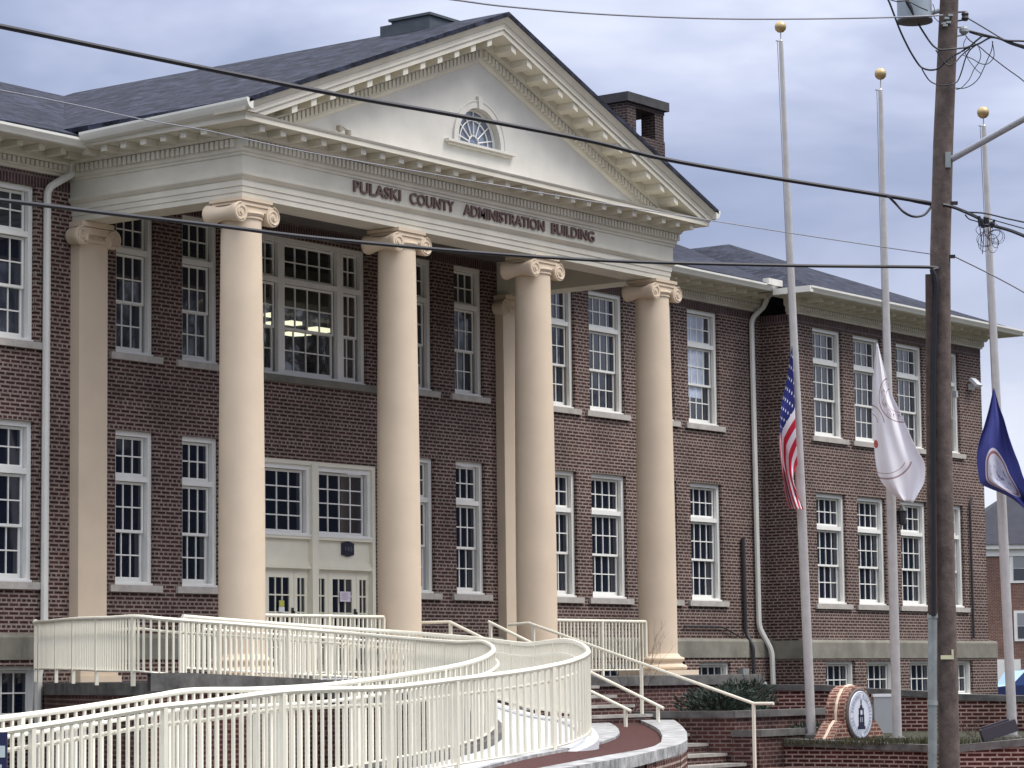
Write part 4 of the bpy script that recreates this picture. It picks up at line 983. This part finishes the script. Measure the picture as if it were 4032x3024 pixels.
# ------------------------------------------------------------------ brick sign with round seal
pL=at(3206,2904,d=46.6)
sx0,sx1=8.75,10.9; sy=-5.0; sb=.40; stp=1.47; scx=(sx0+sx1)/2
BSG=thing('brick_sign',(scx,sy,sb),'curved brick sign with round white seal between the flagpoles','sign')
prof=[]
R1=.49; zc1=.90
for k in range(13):
    a=math.radians(-12+204*k/12); prof.append((scx+R1*math.cos(a),zc1+R1*math.sin(a)))
def swoop(sg):
    p0=Vector((R1*math.cos(R(-12)),zc1+R1*math.sin(R(-12)))); return [(.56,.80),(.70,.70),(.84,.56),(.98,.44),(1.08,.38)]
right=[(scx+a,b) for a,b in swoop(1)][::-1]; left=[(scx-a,b) for a,b in swoop(1)]
outl=right+prof+left+[(scx-1.08,.15),(scx+1.08,.15)]
m=MB(); n=len(outl); dp=.36; s=0
m.face([(a,sy,b) for a,b in outl][::-1]); m.face([(a,sy+dp,b) for a,b in outl])
for i in range(n):
    a,b=outl[i],outl[(i+1)%n]; l=math.hypot(a[0]-b[0],a[1]-b[1])
    m.face([(a[0],sy,a[1]),(b[0],sy,b[1]),(b[0],sy+dp,b[1]),(a[0],sy+dp,a[1])],[(0,s),(0,s+l),(dp,s+l),(dp,s)]); s+=l
tri_o=m.build('brickwork',brickmat('sign brick',(.13,.045,.032),(.19,.07,.048),(.36,.26,.21),ms=.013,header=0),BSG)
m=MB(); edge_=[(a,sy+dp*.45,b+.012) for a,b in prof[::-1]][::-1]
m.tube([(a,sy+dp*.45,b) for a,b in (right+prof+left)],.026,6); m.build('edge_cord',mat('pale edge cord',(.74,.58,.45),.6),BSG)
m=MB(); m.lathe([(.425,sy-.035),(.445,sy-.02),(.445,sy-.001)],(scx,0,zc1),40,'y'); m.build('seal_rim',mat('dark seal rim',(.10,.075,.07),.6),BSG)
SE=MB().lathe([(.385,sy-.052),(.395,sy-.045),(.395,sy-.03)],(scx,0,zc1),48,'y').build('seal',mat('white seal face',(.62,.65,.74),.5),BSG)
for r in (.37,.265):
    m=MB()
    for k in range(48):
        a,b=2*math.pi*k/48,2*math.pi*(k+1)/48
        q=[(scx+rr_*math.cos(tt),sy-.0545,zc1+rr_*math.sin(tt)) for rr_,tt in ((r,a),(r+.008,a),(r+.008,b),(r,b))]; m.face(q[::-1])
    m.build('ring_line',mat('grey seal print',(.33,.36,.44),.6) if 'grey seal print' not in bpy.data.materials else bpy.data.materials['grey seal print'],SE)
ring_letters=MB()
for k in range(34):
    a=2*math.pi*k/34
    if k%9==8: continue
    ca,sa=math.cos(a),math.sin(a); c=Vector((scx+.318*ca,sy-.054,zc1+.318*sa)); ring_letters.obox(c,Vector((ca,0,sa)),Vector((-sa,0,ca)),Vector((0,1,0)),.032,.013+.006*(k%3),.002)
ring_letters.build('ring_marks',bpy.data.materials['grey seal print'],SE)
m=MB(); y=sy-.056; tz=zc1-.22
m.box(scx-.13,scx+.13,y,y+.004,tz-.02,tz+.03); m.box(scx-.10,scx+.10,y,y+.004,tz+.03,tz+.10)
m.box(scx-.095,scx-.04,y,y+.004,tz+.10,tz+.21); m.box(scx+.04,scx+.095,y,y+.004,tz+.10,tz+.21); m.box(scx-.095,scx+.095,y,y+.004,tz+.185,tz+.22); m.box(scx-.015,scx+.015,y,y+.004,tz+.10,tz+.19)
m.box(scx-.085,scx-.03,y,y+.004,tz+.22,tz+.31); m.box(scx+.045,scx+.085,y,y+.004,tz+.22,tz+.31); m.box(scx-.085,scx+.085,y,y+.004,tz+.30,tz+.33)
m.prism([(scx-.05,y,tz+.33),(scx+.05,y,tz+.33),(scx+.03,y,tz+.38),(scx-.03,y,tz+.38)],(0,.004,0)); m.box(scx-.018,scx+.018,y,y+.004,tz+.38,tz+.47)
m.build('tower_emblem',mat('navy emblem ink',(.02,.022,.05),.5),SE)
# ------------------------------------------------------------------ small things by the garden walls
p=at(3478,2812,d=48.6); m=MB(); ax_=RT.copy(); ax_.z=0; ax_.normalize(); ay_=Vector((-ax_.y,ax_.x,0))
m.obox((p.x,p.y,.78),ax_,ay_,Vector((0,0,1)),.17,.1,.40); o=m.build('utility_cabinet',mat('grey cabinet paint',(.36,.37,.38),.5)); tag(o,'small grey cabinet with a white lid behind the round brick sign','cabinet')
m=MB(); m.obox((p.x,p.y,1.20),ax_,ay_,Vector((0,0,1)),.185,.11,.025); m.build('lid',mat('white cabinet lid',(.78,.78,.8),.4),o)
c=at(3932,2876,d=43.6); m=MB(); rx=(ax_*math.cos(R(17))+Vector((0,0,1))*math.sin(R(17))); rz=rx.cross(ay_)*-1
m.obox(c,rx,ay_,rz,.285,.12,.095); m.obox(c-rx*.02-rz*.10-ay_*.0,rx,ay_,rz,.22,.05,.03); o=m.build('dark_lamp_box',mat('dark purple grey metal',(.045,.038,.05),.5)); tag(o,'dark slanted lamp box on the path wall under the blue flag','lamp')
# ------------------------------------------------------------------ shrubs and twigs
def leafshrub(name,c,rx,ry,rz,n,label,lf=.07,mt=SHR):
    T=thing(name,(c[0],c[1],c[2]),label,'shrub','shrubs by the portico'); rnd=random.Random(int(c[0]*100))
    m=MB(); st=MB()
    for k in range(16):
        a=rnd.random()*6.28; l=rnd.uniform(.5,.95); e=Vector((rx*math.cos(a)*l,ry*math.sin(a)*l,rz*rnd.uniform(.7,1.7)))
        st.tube([Vector(c),Vector(c)+e*.5+Vector((0,0,.05)),Vector(c)+e],[.014,.009,.004],5)
    for k in range(n):
        while True:
            v=Vector((rnd.uniform(-1,1),rnd.uniform(-1,1),rnd.uniform(-.6,1)))
            if v.length<1+.22*math.sin(v.x*7+v.y*5+c[0]): break
        q=Vector(c)+Vector((v.x*rx,v.y*ry,(v.z+.6)*rz*.95))
        d=Vector((v.x+rnd.uniform(-.6,.6),v.y+rnd.uniform(-.6,.6),rnd.uniform(.2,1.3))).normalized(); w=d.cross(Vector((rnd.uniform(-1,1),rnd.uniform(-1,1),.3))).normalized()*lf*.18
        l=lf*rnd.uniform(.7,1.5); m.face([q-w,q+w,q+w*.5+d*l,q-w*.5+d*l])
    m.build('foliage',mt,T); st.build('stem',TWIG,T); return T
leafshrub('evergreen_shrub',(9.35,-2.6,.93),.85,.6,.27,2400,'dark spreading evergreen on the planter behind the right handrail')
leafshrub('evergreen_shrub',(10.6,-2.3,.93),.5,.5,.36,1300,'upright evergreen next to the coping corner of the planter')
leafshrub('evergreen_shrub',(9.9,-4.0,.55),.75,.3,.12,600,'low creeping evergreen at the foot of the left flagpole')
def twigs(c,h,n,label,spread=.5,seed=1):
    rnd=random.Random(seed); m=MB()
    def br(p,d,l,r,k):
        q=p+d*l; m.tube([p,p+d*l*.5+Vector((rnd.uniform(-.02,.02),rnd.uniform(-.02,.02),0)),q],[r,r*.8,r*.55],4)
        if k>0:
            for _ in range(rnd.choice((2,2,3))):
                e=(d+Vector((rnd.uniform(-1,1),rnd.uniform(-1,1),rnd.uniform(-.1,.7)))*.55).normalized(); br(q,e,l*rnd.uniform(.55,.8),r*.6,k-1)
    for _ in range(n): br(Vector(c),Vector((rnd.uniform(-spread,spread),rnd.uniform(-spread,spread),1)).normalized(),h*rnd.uniform(.3,.45),.007,4)
    o=m.build('bare_shrub',TWIG,loc=c); return tag(o,label,'shrub','shrubs by the portico')
twigs((8.6,-1.3,.95),1.6,5,'leafless twiggy shrub in front of the right portico column',seed=4)
twigs((9.9,-7.1,.5),.42,7,'low dry brown shrub on the bed between middle flagpole and utility pole',spread=1.2,seed=21)
rnd=random.Random(8); m=MB()
for k in range(5200):
    t=rnd.random(); y=-4.2-t*5.6; x=8.45+rnd.random()**1.6*3.4; h=rnd.uniform(.03,.11); a=rnd.uniform(0,6.28); dx,dy=.012*math.cos(a),.012*math.sin(a); ex,ey=rnd.uniform(-.04,.04),rnd.uniform(-.04,.04)
    m.face([(x-dx,y-dy,.44),(x+dx,y+dy,.44),(x+ex,y+ey,.47+h)])
tag(m.build('grass_tufts',mat('dull winter grass blades',(.06,.058,.026),.9,noise=(3,.6))),kind='stuff')
twigs((12.2,-1.6,.95),1.0,4,'leafless shrub low on the planter at the far right of the terrace',seed=9)
# ------------------------------------------------------------------ utility pole
DP=36.0
UPT=thing('utility_pole',at(3738,3060,d=DP),'weathered wooden utility pole with cables at the right of the view','pole')
P=[at(u,v,d=DP) for u,v in ((3739,3230),(3736,2900),(3724,2400),(3712,1900),(3705,1500),(3702,1000),(3714,560),(3735,60),(3750,-300))]
q=at(3742,3500,d=DP); q.z=0; P=[q]+P
MB().tube(P,[.150,.142,.136,.132,.131,.131,.132,.130,.122,.112],20).build('shaft',WOODP,UPT,True)
ay2=FW.copy(); ay2.z=0; ay2.normalize()
m=MB(); m.tube([at(3672,v,d=DP-.13) for v in (2418,2700,3000,3300)],.060,12); m.build('conduit',GALV,UPT,True)
m=MB(); m.tube([at(u,v,d=DP-.14) for u,v in ((3662,1080),(3664,1400),(3666,1800),(3670,2200),(3672,2420))],.062,10); m.build('cable_guard',mat('brown cable moulding',(.075,.05,.043),.9,noise=(9,.4)),UPT,True)
m=MB(); m.tube([at(u,v,d=DP-.21) for u,v in ((3668,1060),(3680,1085),(3687,1120),(3684,1180),(3680,1260),(3676,1500),(3675,1900),(3676,2300),(3676,2425))],.034,8); m.build('riser_cable',BLACK,UPT,True)
for v in (2425,2768):
    c=at(3672,v,d=DP-.13); m=MB(); m.lathe([(.069,-.03),(.069,.03)],tuple(c),12); m.build('pipe_strap',GALV,UPT)
c=at(3730,2588,d=DP-.15); m=MB(); m.obox(c,RT,ay2,Vector((0,0,1)),.085,.004,.026); m.obox(c+RT*.07+Vector((0,0,.05)),RT,ay2,Vector((0,0,1)),.013,.004,.05); m.build('marker_tag',mat('pale yellow tag',(.62,.60,.38),.5),UPT)
for u,v in ((3728,72),(3722,100),(3735,88),(3715,92),(3742,60)):
    c=at(u,v,d=DP-.14); m=MB(); m.obox(c,RT,ay2,Vector((0,0,1)),.030,.02,.014); m.build('bracket',GALV,UPT)
c=at(3790,60,d=DP); m=MB(); m.tube([at(3770,48,d=DP),at(3800,46,d=DP),at(3808,60,d=DP),at(3800,78,d=DP),at(3770,82,d=DP)],.012,6); m.lathe([(.03,-.06),(.05,-.03),(.04,0),(.05,.03),(.03,.06)],tuple(at(3800,64,d=DP)),12); m.build('insulator',DARKM,UPT)
c=at(3795,118,d=DP); m=MB(); m.tube([at(3770,108,d=DP),at(3806,108,d=DP),at(3815,122,d=DP),at(3800,136,d=DP),at(3770,142,d=DP)],.012,6); m.lathe([(.03,-.05),(.06,-.02),(.06,.02),(.03,.05)],tuple(at(3795,120,d=DP)),12); m.build('insulator',GALV,UPT)
m=MB(); m.obox(at(3752,800,d=DP-.05),RT,ay2,UP,.06,.03,.02); m.obox(at(3745,1010,d=DP-.05),RT,ay2,UP,.05,.03,.02); m.build('cable_clamp',DARKM,UPT)
# transformer can
c=at(3602,84,d=DP-.1); TR=thing('transformer',tuple(c),'grey cylindrical transformer hung on the utility pole','transformer')
m=MB(); m.lathe([(.225,0),(.225,.95)],tuple(c),32); m.build('can',TRANSF,TR,True)
m=MB(); m.lathe([(.10,-.02),(.232,-.012),(.232,.012)],tuple(c),32); m.build('bottom_rim',DARKM,TR,True)
m=MB(); m.tube([at(3640,60,d=DP),at(3705,40,d=DP)],.03,8); m.tube([at(3640,-40,d=DP),at(3705,-50,d=DP)],.03,8); m.build('bracket',GALV,TR)
m=MB(); m.tube([at(3566,-20,d=DP-.36),at(3574,10,d=DP-.36),at(3586,32,d=DP-.36),at(3597,60,d=DP-.35)],[.02,.03,.026,.012],6); m.build('bushing_lead',BLACK,TR,True)
# street light arm
A0,A1=at(3738,632,d=DP-.05),at(4060,452,d=DP-1.6)
LA=thing('street_light_arm',tuple(A0),'grey tubular lamp arm reaching right from the utility pole','lamp arm')
e_=A1-A0; MB().tube([A0,A1,A1+e_*.9],.042,12).build('tube',mat('pale grey tube',(.42,.43,.47),.45,metal=.2),LA,True)
m=MB(); m.obox(at(3732,630,d=DP-.13),RT,ay2,UP,.035,.03,.10); m.build('mount_plate',GALV,LA)
m=MB(); q=A1+e_*.9; m.lathe([(.1,-.05),(.18,.0),(.16,.08),(.05,.14)],tuple(q),16); m.build('lamp_head',GALV,LA)
# ------------------------------------------------------------------ wires
def wire(pts,r,label,mt=BLACK,n=7,name='overhead_wire',grp='overhead wires'):
    P=smooth([at(u,v,d=d) for u,v,d in pts],n); o=MB().tube(P,r,6).build(name,mt,smooth=True,loc=tuple(P[0])); return tag(o,label,'wire',grp)
wire([(-400,25,25),(0,103,26),(440,194,27.3),(912,290,28.7),(1360,378,30),(1823,459,31.5),(2300,550,32.6),(2625,628,33.4),(3060,703,34.4),(3470,768,35.4),(3664,800,35.8)],.0265,'thick black cable crossing in front of the pediment')
wire([(3470,768,35.4),(3500,772,35.45),(3550,782,35.6),(3600,795,35.7),(3668,808,35.8)],.012,'thin cable running beside the thick one into the pole')
wire([(3497,772,35.4),(3525,800,35.5),(3560,836,35.5),(3600,853,35.6),(3640,845,35.7),(3668,812,35.8)],.016,'black cable sagging in a loop left of the pole')
wire([(-400,748,25),(0,788,26),(420,839,27.4),(848,888,28.8),(1230,935,30),(1823,990,31.8),(2300,1022,33),(2640,1035,33.8),(3200,1047,35),(3655,1052,35.8),(3672,1062,35.78)],.0225,'black cable crossing in front of the column capitals')
wire([(1500,-40,28),(1796,0,29),(2000,26,29.8),(2370,56,31),(2800,73,32.6),(3200,74,34),(3520,68,35.3),(3712,60,35.85)],.011,'thin grey wire above the roof apex',GREYW)
wire([(-300,305,28),(0,355,29),(310,416,30),(550,468,30.8),(823,516,31.7),(1200,597,32.7),(1823,706,34),(2300,788,34.8),(2812,870,35.4),(3094,915,35.6),(3464,971,35.9),(3690,1004,35.95)],.007,'very thin pale wire crossing the entablature',GREYW)
wire([(3762,1012,35.9),(3900,1080,36.4),(4040,1156,36.8),(4300,1310,37.5)],.009,'thin grey wire running down right from the pole',GREYW)
wire([(3712,806,35.8),(3760,818,35.8),(3840,852,35.6),(3900,885,35.4),(3970,905,35.2),(4040,932,35),(4400,1080,34)],.024,'thick black cable leaving the pole to the right')
wire([(3790,835,35.7),(3860,838,35.6),(3905,846,35.5),(3970,862,35.3),(4040,877,35.1),(4400,960,34)],.011,'upper thin cable right of the pole by the splice')
wire([(3890,860,35.5),(3960,880,35.3),(4040,902,35.1),(4400,1000,34)],.008,'lower thin cable right of the pole by the splice')
wire([(3800,845,35.6),(3815,862,35.6),(3840,870,35.5),(3880,882,35.45)],.009,'short loop under the thick cable right of the pole')
# splice bundle with coils
rnd=random.Random(3); m=MB()
for k in range(9):
    cx_,cy_=3895+rnd.uniform(-22,28),935+rnd.uniform(-30,28); rx_,ry_=rnd.uniform(10,38),rnd.uniform(16,42); dd=35.3+rnd.uniform(-.15,.15)
    m.tube([at(cx_+rx_*math.cos(2*math.pi*j/22),cy_+ry_*math.sin(2*math.pi*j/22),d=dd+.05*math.sin(j)) for j in range(23)],.0042,4)
for a in ((3858,890,3862,980),(3872,888,3868,1000),(3890,890,3888,940),(3900,885,3896,930)): m.tube([at(a[0],a[1],d=35.3),at((a[0]+a[2])/2+3,(a[1]+a[3])/2,d=35.3),at(a[2],a[3],d=35.3)],.006,4)
o=m.build('wire_coil',mat('blue grey wire',(.05,.055,.09),.5),loc=tuple(at(3895,900,d=35.3))); tag(o,'tangle of coiled thin wire hanging right of the pole','wire')
m=MB()
for k in range(10):
    u=3855+k*6.5; m.tube([at(u+rnd.uniform(-4,4),855+rnd.uniform(-12,10)+k*2,d=35.25),at(u+rnd.uniform(-2,10),890+rnd.uniform(-8,8),d=35.25)],rnd.uniform(.014,.024),5)
o=m.build('cable_splice',BLACK,loc=tuple(at(3888,870,d=35.25))); tag(o,'black cable splice lump on the thick cable right of the pole','splice')
# drop leads round the pole top
def px5(l,d=35.8): return [(3480+x/4.007,y/4.007,d+o) for x,y,o in l]
wire(px5([(40,-40,0),(80,20,0),(150,200,0),(240,440,0),(330,640,0),(440,850,0),(560,1030,0),(640,1085,-.1),(750,1105,-.1),(860,1080,-.1),(960,990,-.12),(1080,890,-.1),(1200,830,0),(1330,750,0),(1500,690,0),(1640,610,0),(1720,590,0),(1850,620,0),(2000,690,0),(2212,760,0),(2500,860,0)]),.0125,'black lead swooping from the pole top round its front and off right',n=4,grp='leads at the pole top')
wire(px5([(600,1085,0),(660,1190,0),(720,1270,0),(800,1320,-.1),(920,1350,-.12),(1100,1320,-.1),(1170,1270,0),(1230,1120,0),(1290,920,0),(1360,790,0),(1470,700,0)]),.0085,'lead looping lowest round the pole and up to the bundle',n=4,grp='leads at the pole top')
wire(px5([(540,370,0),(620,500,0),(720,650,0),(800,740,-.1),(900,785,-.12),(1100,770,-.1),(1330,740,0),(1450,650,0),(1550,570,0)]),.0125,'black lead from the transformer bottom round the pole',n=4,grp='leads at the pole top')
wire(px5([(820,790,-.1),(880,880,-.12),(960,990,-.13),(1040,1025,-.12),(1130,985,-.1),(1220,880,0),(1360,760,0)]),.009,'lead making a small loop across the pole front',n=4,grp='leads at the pole top')
wire(px5([(1330,290,0),(1500,390,0),(1700,510,0),(1850,600,0),(2000,660,0),(2212,740,0),(2500,840,0)]),.009,'lead from the upper insulator to the right bundle',n=4,grp='leads at the pole top')
wire(px5([(1350,490,0),(1550,540,0),(1750,590,0),(1950,640,0),(2212,650,0),(2500,700,0)]),.014,'thick lead from the lower insulator to the right',n=4,grp='leads at the pole top')
wire(px5([(1350,505,.05),(1550,565,.05),(1800,600,.05),(2000,670,.05),(2212,720,.05),(2500,800,.05)]),.012,'second lead from the lower insulator to the right',n=4,grp='leads at the pole top')
wire(px5([(1130,1390,0),(1270,1390,0),(1400,1330,0),(1500,1230,0),(1570,1090,0),(1640,930,0),(1700,790,0),(1720,650,0)]),.0065,'thin lead curving widest right of the pole',n=4,grp='leads at the pole top')
wire(px5([(1140,1415,.05),(1230,1380,.05),(1350,1250,.05),(1420,1100,.05),(1500,980,.05),(1530,860,.05),(1490,720,.05)]),.0055,'thin lead curving inside the widest one',n=4,grp='leads at the pole top')
wire(px5([(1250,870,.05),(1400,930,.05),(1520,1000,.05),(1630,1010,.05),(1720,930,.05),(1740,830,.05),(1710,650,.05)]),.006,'thin lead dipping to a rounded bottom right of the pole',n=4,grp='leads at the pole top')
wire(px5([(1290,560,.1),(1360,640,.1),(1500,730,.1),(1640,850,.1),(1780,960,.1),(1950,1090,.1),(2120,1210,.1),(2260,1320,.1),(2500,1480,.1)]),.0075,'thin lead falling away to the right frame edge',n=4,grp='leads at the pole top')
wire(px5([(1300,600,.1),(1260,690,.1),(1270,790,.1),(1330,930,.1),(1440,1080,.1),(1530,1160,.1)]),.005,'thin curl close to the pole on its right',n=4,grp='leads at the pole top')
wire(px5([(110,0,-.35),(220,25,-.4),(330,15,-.4),(430,40,-.4),(560,110,-.38),(690,165,-.3)]),.008,'thin lead drooping across the transformer can',n=4,grp='leads at the pole top')
wire(px5([(770,60,0),(800,150,0),(780,240,0),(850,330,-.05),(930,360,-.1)]),.005,'thin lead between transformer and pole',n=4,grp='leads at the pole top')
# ------------------------------------------------------------------ sign at the left frame edge
c=at(-30,2990,d=21.5); T=thing('blue_sign',(c.x,c.y,0),'navy sign with pale panel at the lower left edge','sign')
m=MB(); m.obox(c,RT,ay2,Vector((0,0,1)),.115,.012,.21); m.build('plate',mat('navy sign paint',(.012,.016,.07),.4),T)
m=MB(); m.obox(c-ay2*.014+Vector((0,0,.06)),RT,ay2,Vector((0,0,1)),.10,.002,.045); m.obox(c-ay2*.014-Vector((0,0,.07)),RT,ay2,Vector((0,0,1)),.075,.002,.03); m.build('pale_panel',mat('pale sign panel',(.55,.62,.62),.5),T)
m=MB(); m.obox(Vector((c.x,c.y,0))+ay2*.03+Vector((0,0,(c.z)/2)),RT.normalized(),ay2,Vector((0,0,1)),.02,.015,c.z/2); m.build('post',GALV,T)
# ------------------------------------------------------------------ neighbours at the right
hx=RT.copy(); hx.z=0; hx.normalize(); hy=Vector((-hx.y,hx.x,0)); hz=Vector((0,0,1))
def house_at(u,d): q=at(u,2643,d=d); return Vector((q.x,q.y,0))
H0=house_at(3860,130)
HS=thing('brick_house',tuple(H0),'red brick house with dark hipped roof beyond the right end','house')
def HP(a,b,c): return H0+hx*a+hy*b+hz*c
zof=lambda v,d=130: 1.6+(2641-v)/FPX*d
ze=zof(2162); 
def hbox(m,a0,a1,b0,b1,c0,c1):
    m.obox(HP((a0+a1)/2,(b0+b1)/2,(c0+c1)/2),hx,hy,hz,(a1-a0)/2,(b1-b0)/2,(c1-c0)/2)
m=MB(); P=[HP(-1.2,0,0),HP(9,0,0),HP(9,8,0),HP(-1.2,8,0)]
for i in range(4):
    a,b=P[i],P[(i+1)%4]; l=(b-a).length; m.face([a,b,b+hz*ze,a+hz*ze],[(0,0),(l,0),(l,ze),(0,ze)])
m.build('wall',HOUSEB,HS)
m=MB(); hbox(m,-1.5,9.3,-.3,8.3,ze,ze+.22); hbox(m,-1.35,9.15,-.1,8.1,ze-.33,ze); m.build('fascia',WHITE,HS)
m=MB(); 
for pts in ([(-1.6,-.4),(9.4,-.4),(5.6,4),(2.8,4)],[(9.4,-.4),(9.4,8.4),(5.6,4)],[(9.4,8.4),(-1.6,8.4),(2.8,4),(5.6,4)],[(-1.6,8.4),(-1.6,-.4),(2.8,4)]):
    m.face([HP(a,b,ze+.22+(3.0 if b==4 else 0)) for a,b in pts])
m.build('roof',mat('dark blue house roof',(.022,.024,.038),.85,noise=(2,.3)),HS)
for v0,v1,u0 in ((2180,2296,3988),(2405,2525,3998)):
    a0=(u0-3860)/FPX*130; z1,z0=zof(v0),zof(v1)
    m=MB(); hbox(m,a0,a0+1.3,-.06,.02,z0,z1); o=m.build('window',WHITE,HS)
    m=MB(); hbox(m,a0+.16,a0+1.14,-.075,-.061,z0+.12,(z0+z1)/2-.02); m.build('glass',GLASS,o); m=MB(); hbox(m,a0+.16,a0+1.14,-.075,-.061,(z0+z1)/2+.02,z1-.12); m.build('shade',mat('grey window shade',(.25,.26,.27),.6) if v0==2180 else bpy.data.materials['grey window shade'],o)
m=MB(); hbox(m,.4,1.9,-.05,.0,0,zof(2596)); hbox(m,2.3,6,-.05,0,0,zof(2600)); m.build('garage_door',WHITE,HS)
# gabled outbuilding behind
q=house_at(3900,150); m=MB(); g0=q
def GP(a,b,c): return g0+hx*a+hy*b+hz*c
zz=lambda v:1.6+(2641-v)/FPX*150
T=thing('gabled_house',tuple(q),'small house with pale gable showing behind the brick house','house')
m=MB(); m.prism([GP(-6,0,0),GP(.6,0,0),GP(.6,0,zz(2100)),GP(-2.5,0,zz(2010)),GP(-6,0,zz(2100))],hy*6); m.build('wall',WHITE,T)
m=MB(); m.prism([GP(.9,-.3,zz(2115)),GP(.9,-.3,zz(2103)),GP(-.3,-.3,zz(2060)),GP(-4,-.3,zz(2060)),GP(-4,-.3,zz(2075))],hy*7); m.build('roof',mat('brown roof',(.07,.045,.045),.9),T)
# parked car
q=house_at(4012,98); KC=thing('parked_car',tuple(q),'blue car with pale windscreen parked beyond the garden wall','car')
zk=lambda v:1.6+(2641-v)/FPX*98
def KP(a,b,c): return q+hx*a+hy*b+hz*c
zb=zk(2700); zt_=zk(2634)
body=[(-1.0,.35),(-1.05,zb-.25),(-.98,zb-.05),(-.35,zb+.02),(2.5,zb+.05),(3.2,zb-.1),(3.25,.4)]
m=MB(); m.prism([KP(a,-.85,b) for a,b in body],hy*1.7); m.build('body',mat('deep blue car paint',(.015,.025,.10),.25),KC)
m=MB(); m.prism([KP(a,-.72,b) for a,b in [(-.40,zb+.02),(.15,zt_-.02),(.4,zt_),(1.6,zt_),(2.4,zb+.05)]],hy*1.44); m.build('cabin',mat('blue roof paint',(.05,.09,.26),.25),KC)
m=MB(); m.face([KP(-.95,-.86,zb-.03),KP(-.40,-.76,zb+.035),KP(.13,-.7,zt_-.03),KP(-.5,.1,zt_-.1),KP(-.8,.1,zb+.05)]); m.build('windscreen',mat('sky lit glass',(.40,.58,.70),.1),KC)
m=MB(); m.face([KP(.05,-.735,zb+.05),KP(1.9,-.735,zb+.06),KP(1.5,-.735,zt_-.06),KP(.42,-.735,zt_-.06)]); m.build('side_window',GLASS,KC)
for a in (-.35,2.4):
    m=MB(); 
    P0=KP(a,-.86,.34); m.tube([P0,P0+hy*.22],.33,20); w_=m.build('wheel',BLACK,KC); MB().tube([P0-hy*.01,P0+hy*.02],.2,14).build('rim',GALV,w_)
# ------------------------------------------------------------------ bare trees
def bare_tree(rnd,h,depth=6,spread=.55):
    m=MB()
    def br(p,d,l,r,k):
        mid=p+d*l*.5+Vector((rnd.uniform(-.06,.06),rnd.uniform(-.06,.06),0))*l; e=p+d*l
        m.tube([p,mid,e],[r,r*.86,r*.68],5 if k>3 else 3,cap=False)
        if k<=0: return
        n=2 if rnd.random()<.55 else 3
        for i in range(n):
            a=rnd.uniform(0,6.28); s=spread*rnd.uniform(.55,1.25); x=d.orthogonal().normalized(); y=d.cross(x)
            e2=(d+(x*math.cos(a)+y*math.sin(a))*s+Vector((0,0,.12))).normalized(); br(e,e2,l*rnd.uniform(.66,.86),r*.66,k-1)
    br(Vector((0,0,0)),Vector((rnd.uniform(-.04,.04),rnd.uniform(-.04,.04),1)).normalized(),h*.24,h*.017,depth)
    return m
tm=[bare_tree(random.Random(11+k),17,7).mesh('crown',BARK) for k in range(2)]
def place_tree(x,y,k,sc,rz,label,grp,z=0):
    T=thing('bare_tree',(x,y,z),label,'tree',grp); T.rotation_euler=(0,0,rz); T.scale=(sc,sc,sc)
    o=bpy.data.objects.new('crown',tm[k]); COL.objects.link(o); o.parent=T
p=house_at(3925,190); place_tree(p.x,p.y,0,.62,.3,'bare tree behind the gabled house at the right','bare trees'); p=house_at(4010,180); place_tree(p.x,p.y,1,.66,1.2,'bare tree behind the dark hipped roof at the right','bare trees')
for i,(x,y,s) in enumerate(((30,-24,1.0),(38,-32,1.1),(47,-28,1.15),(57,-42,1.25),(66,-36,1.1),(24,-33,1.0),(78,-52,1.3),(52,-52,1.2))):
    place_tree(x,y,i%2,s,i*1.3,'bare street tree reflected in the window glass','street trees across the road')
m=MB(); rnd=random.Random(5); pts=[]  # unseen dark mass, added and shaped to darken reflections in the lower windows
for k in range(41):
    a=k/40; pts.append((20+a*300,-56-a*20))
for k in range(40):
    h0,h1=[14+6*j/40+1.6*math.sin(j*.7)+1.0*math.sin(j*1.9) for j in (k,k+1)]
    m.face([(*pts[k],0),(*pts[k],h0),(*pts[k+1],h1),(*pts[k+1],0)]); m.face([(*pts[k],h0),(pts[k][0]+20,pts[k][1]-40,h0+3),(pts[k+1][0]+20,pts[k+1][1]-40,h1+3),(*pts[k+1],h1)])
structure(m.build('reflection_mass',mat('dark reflected mass',(.035,.035,.03),.95,noise=(.6,.5))))
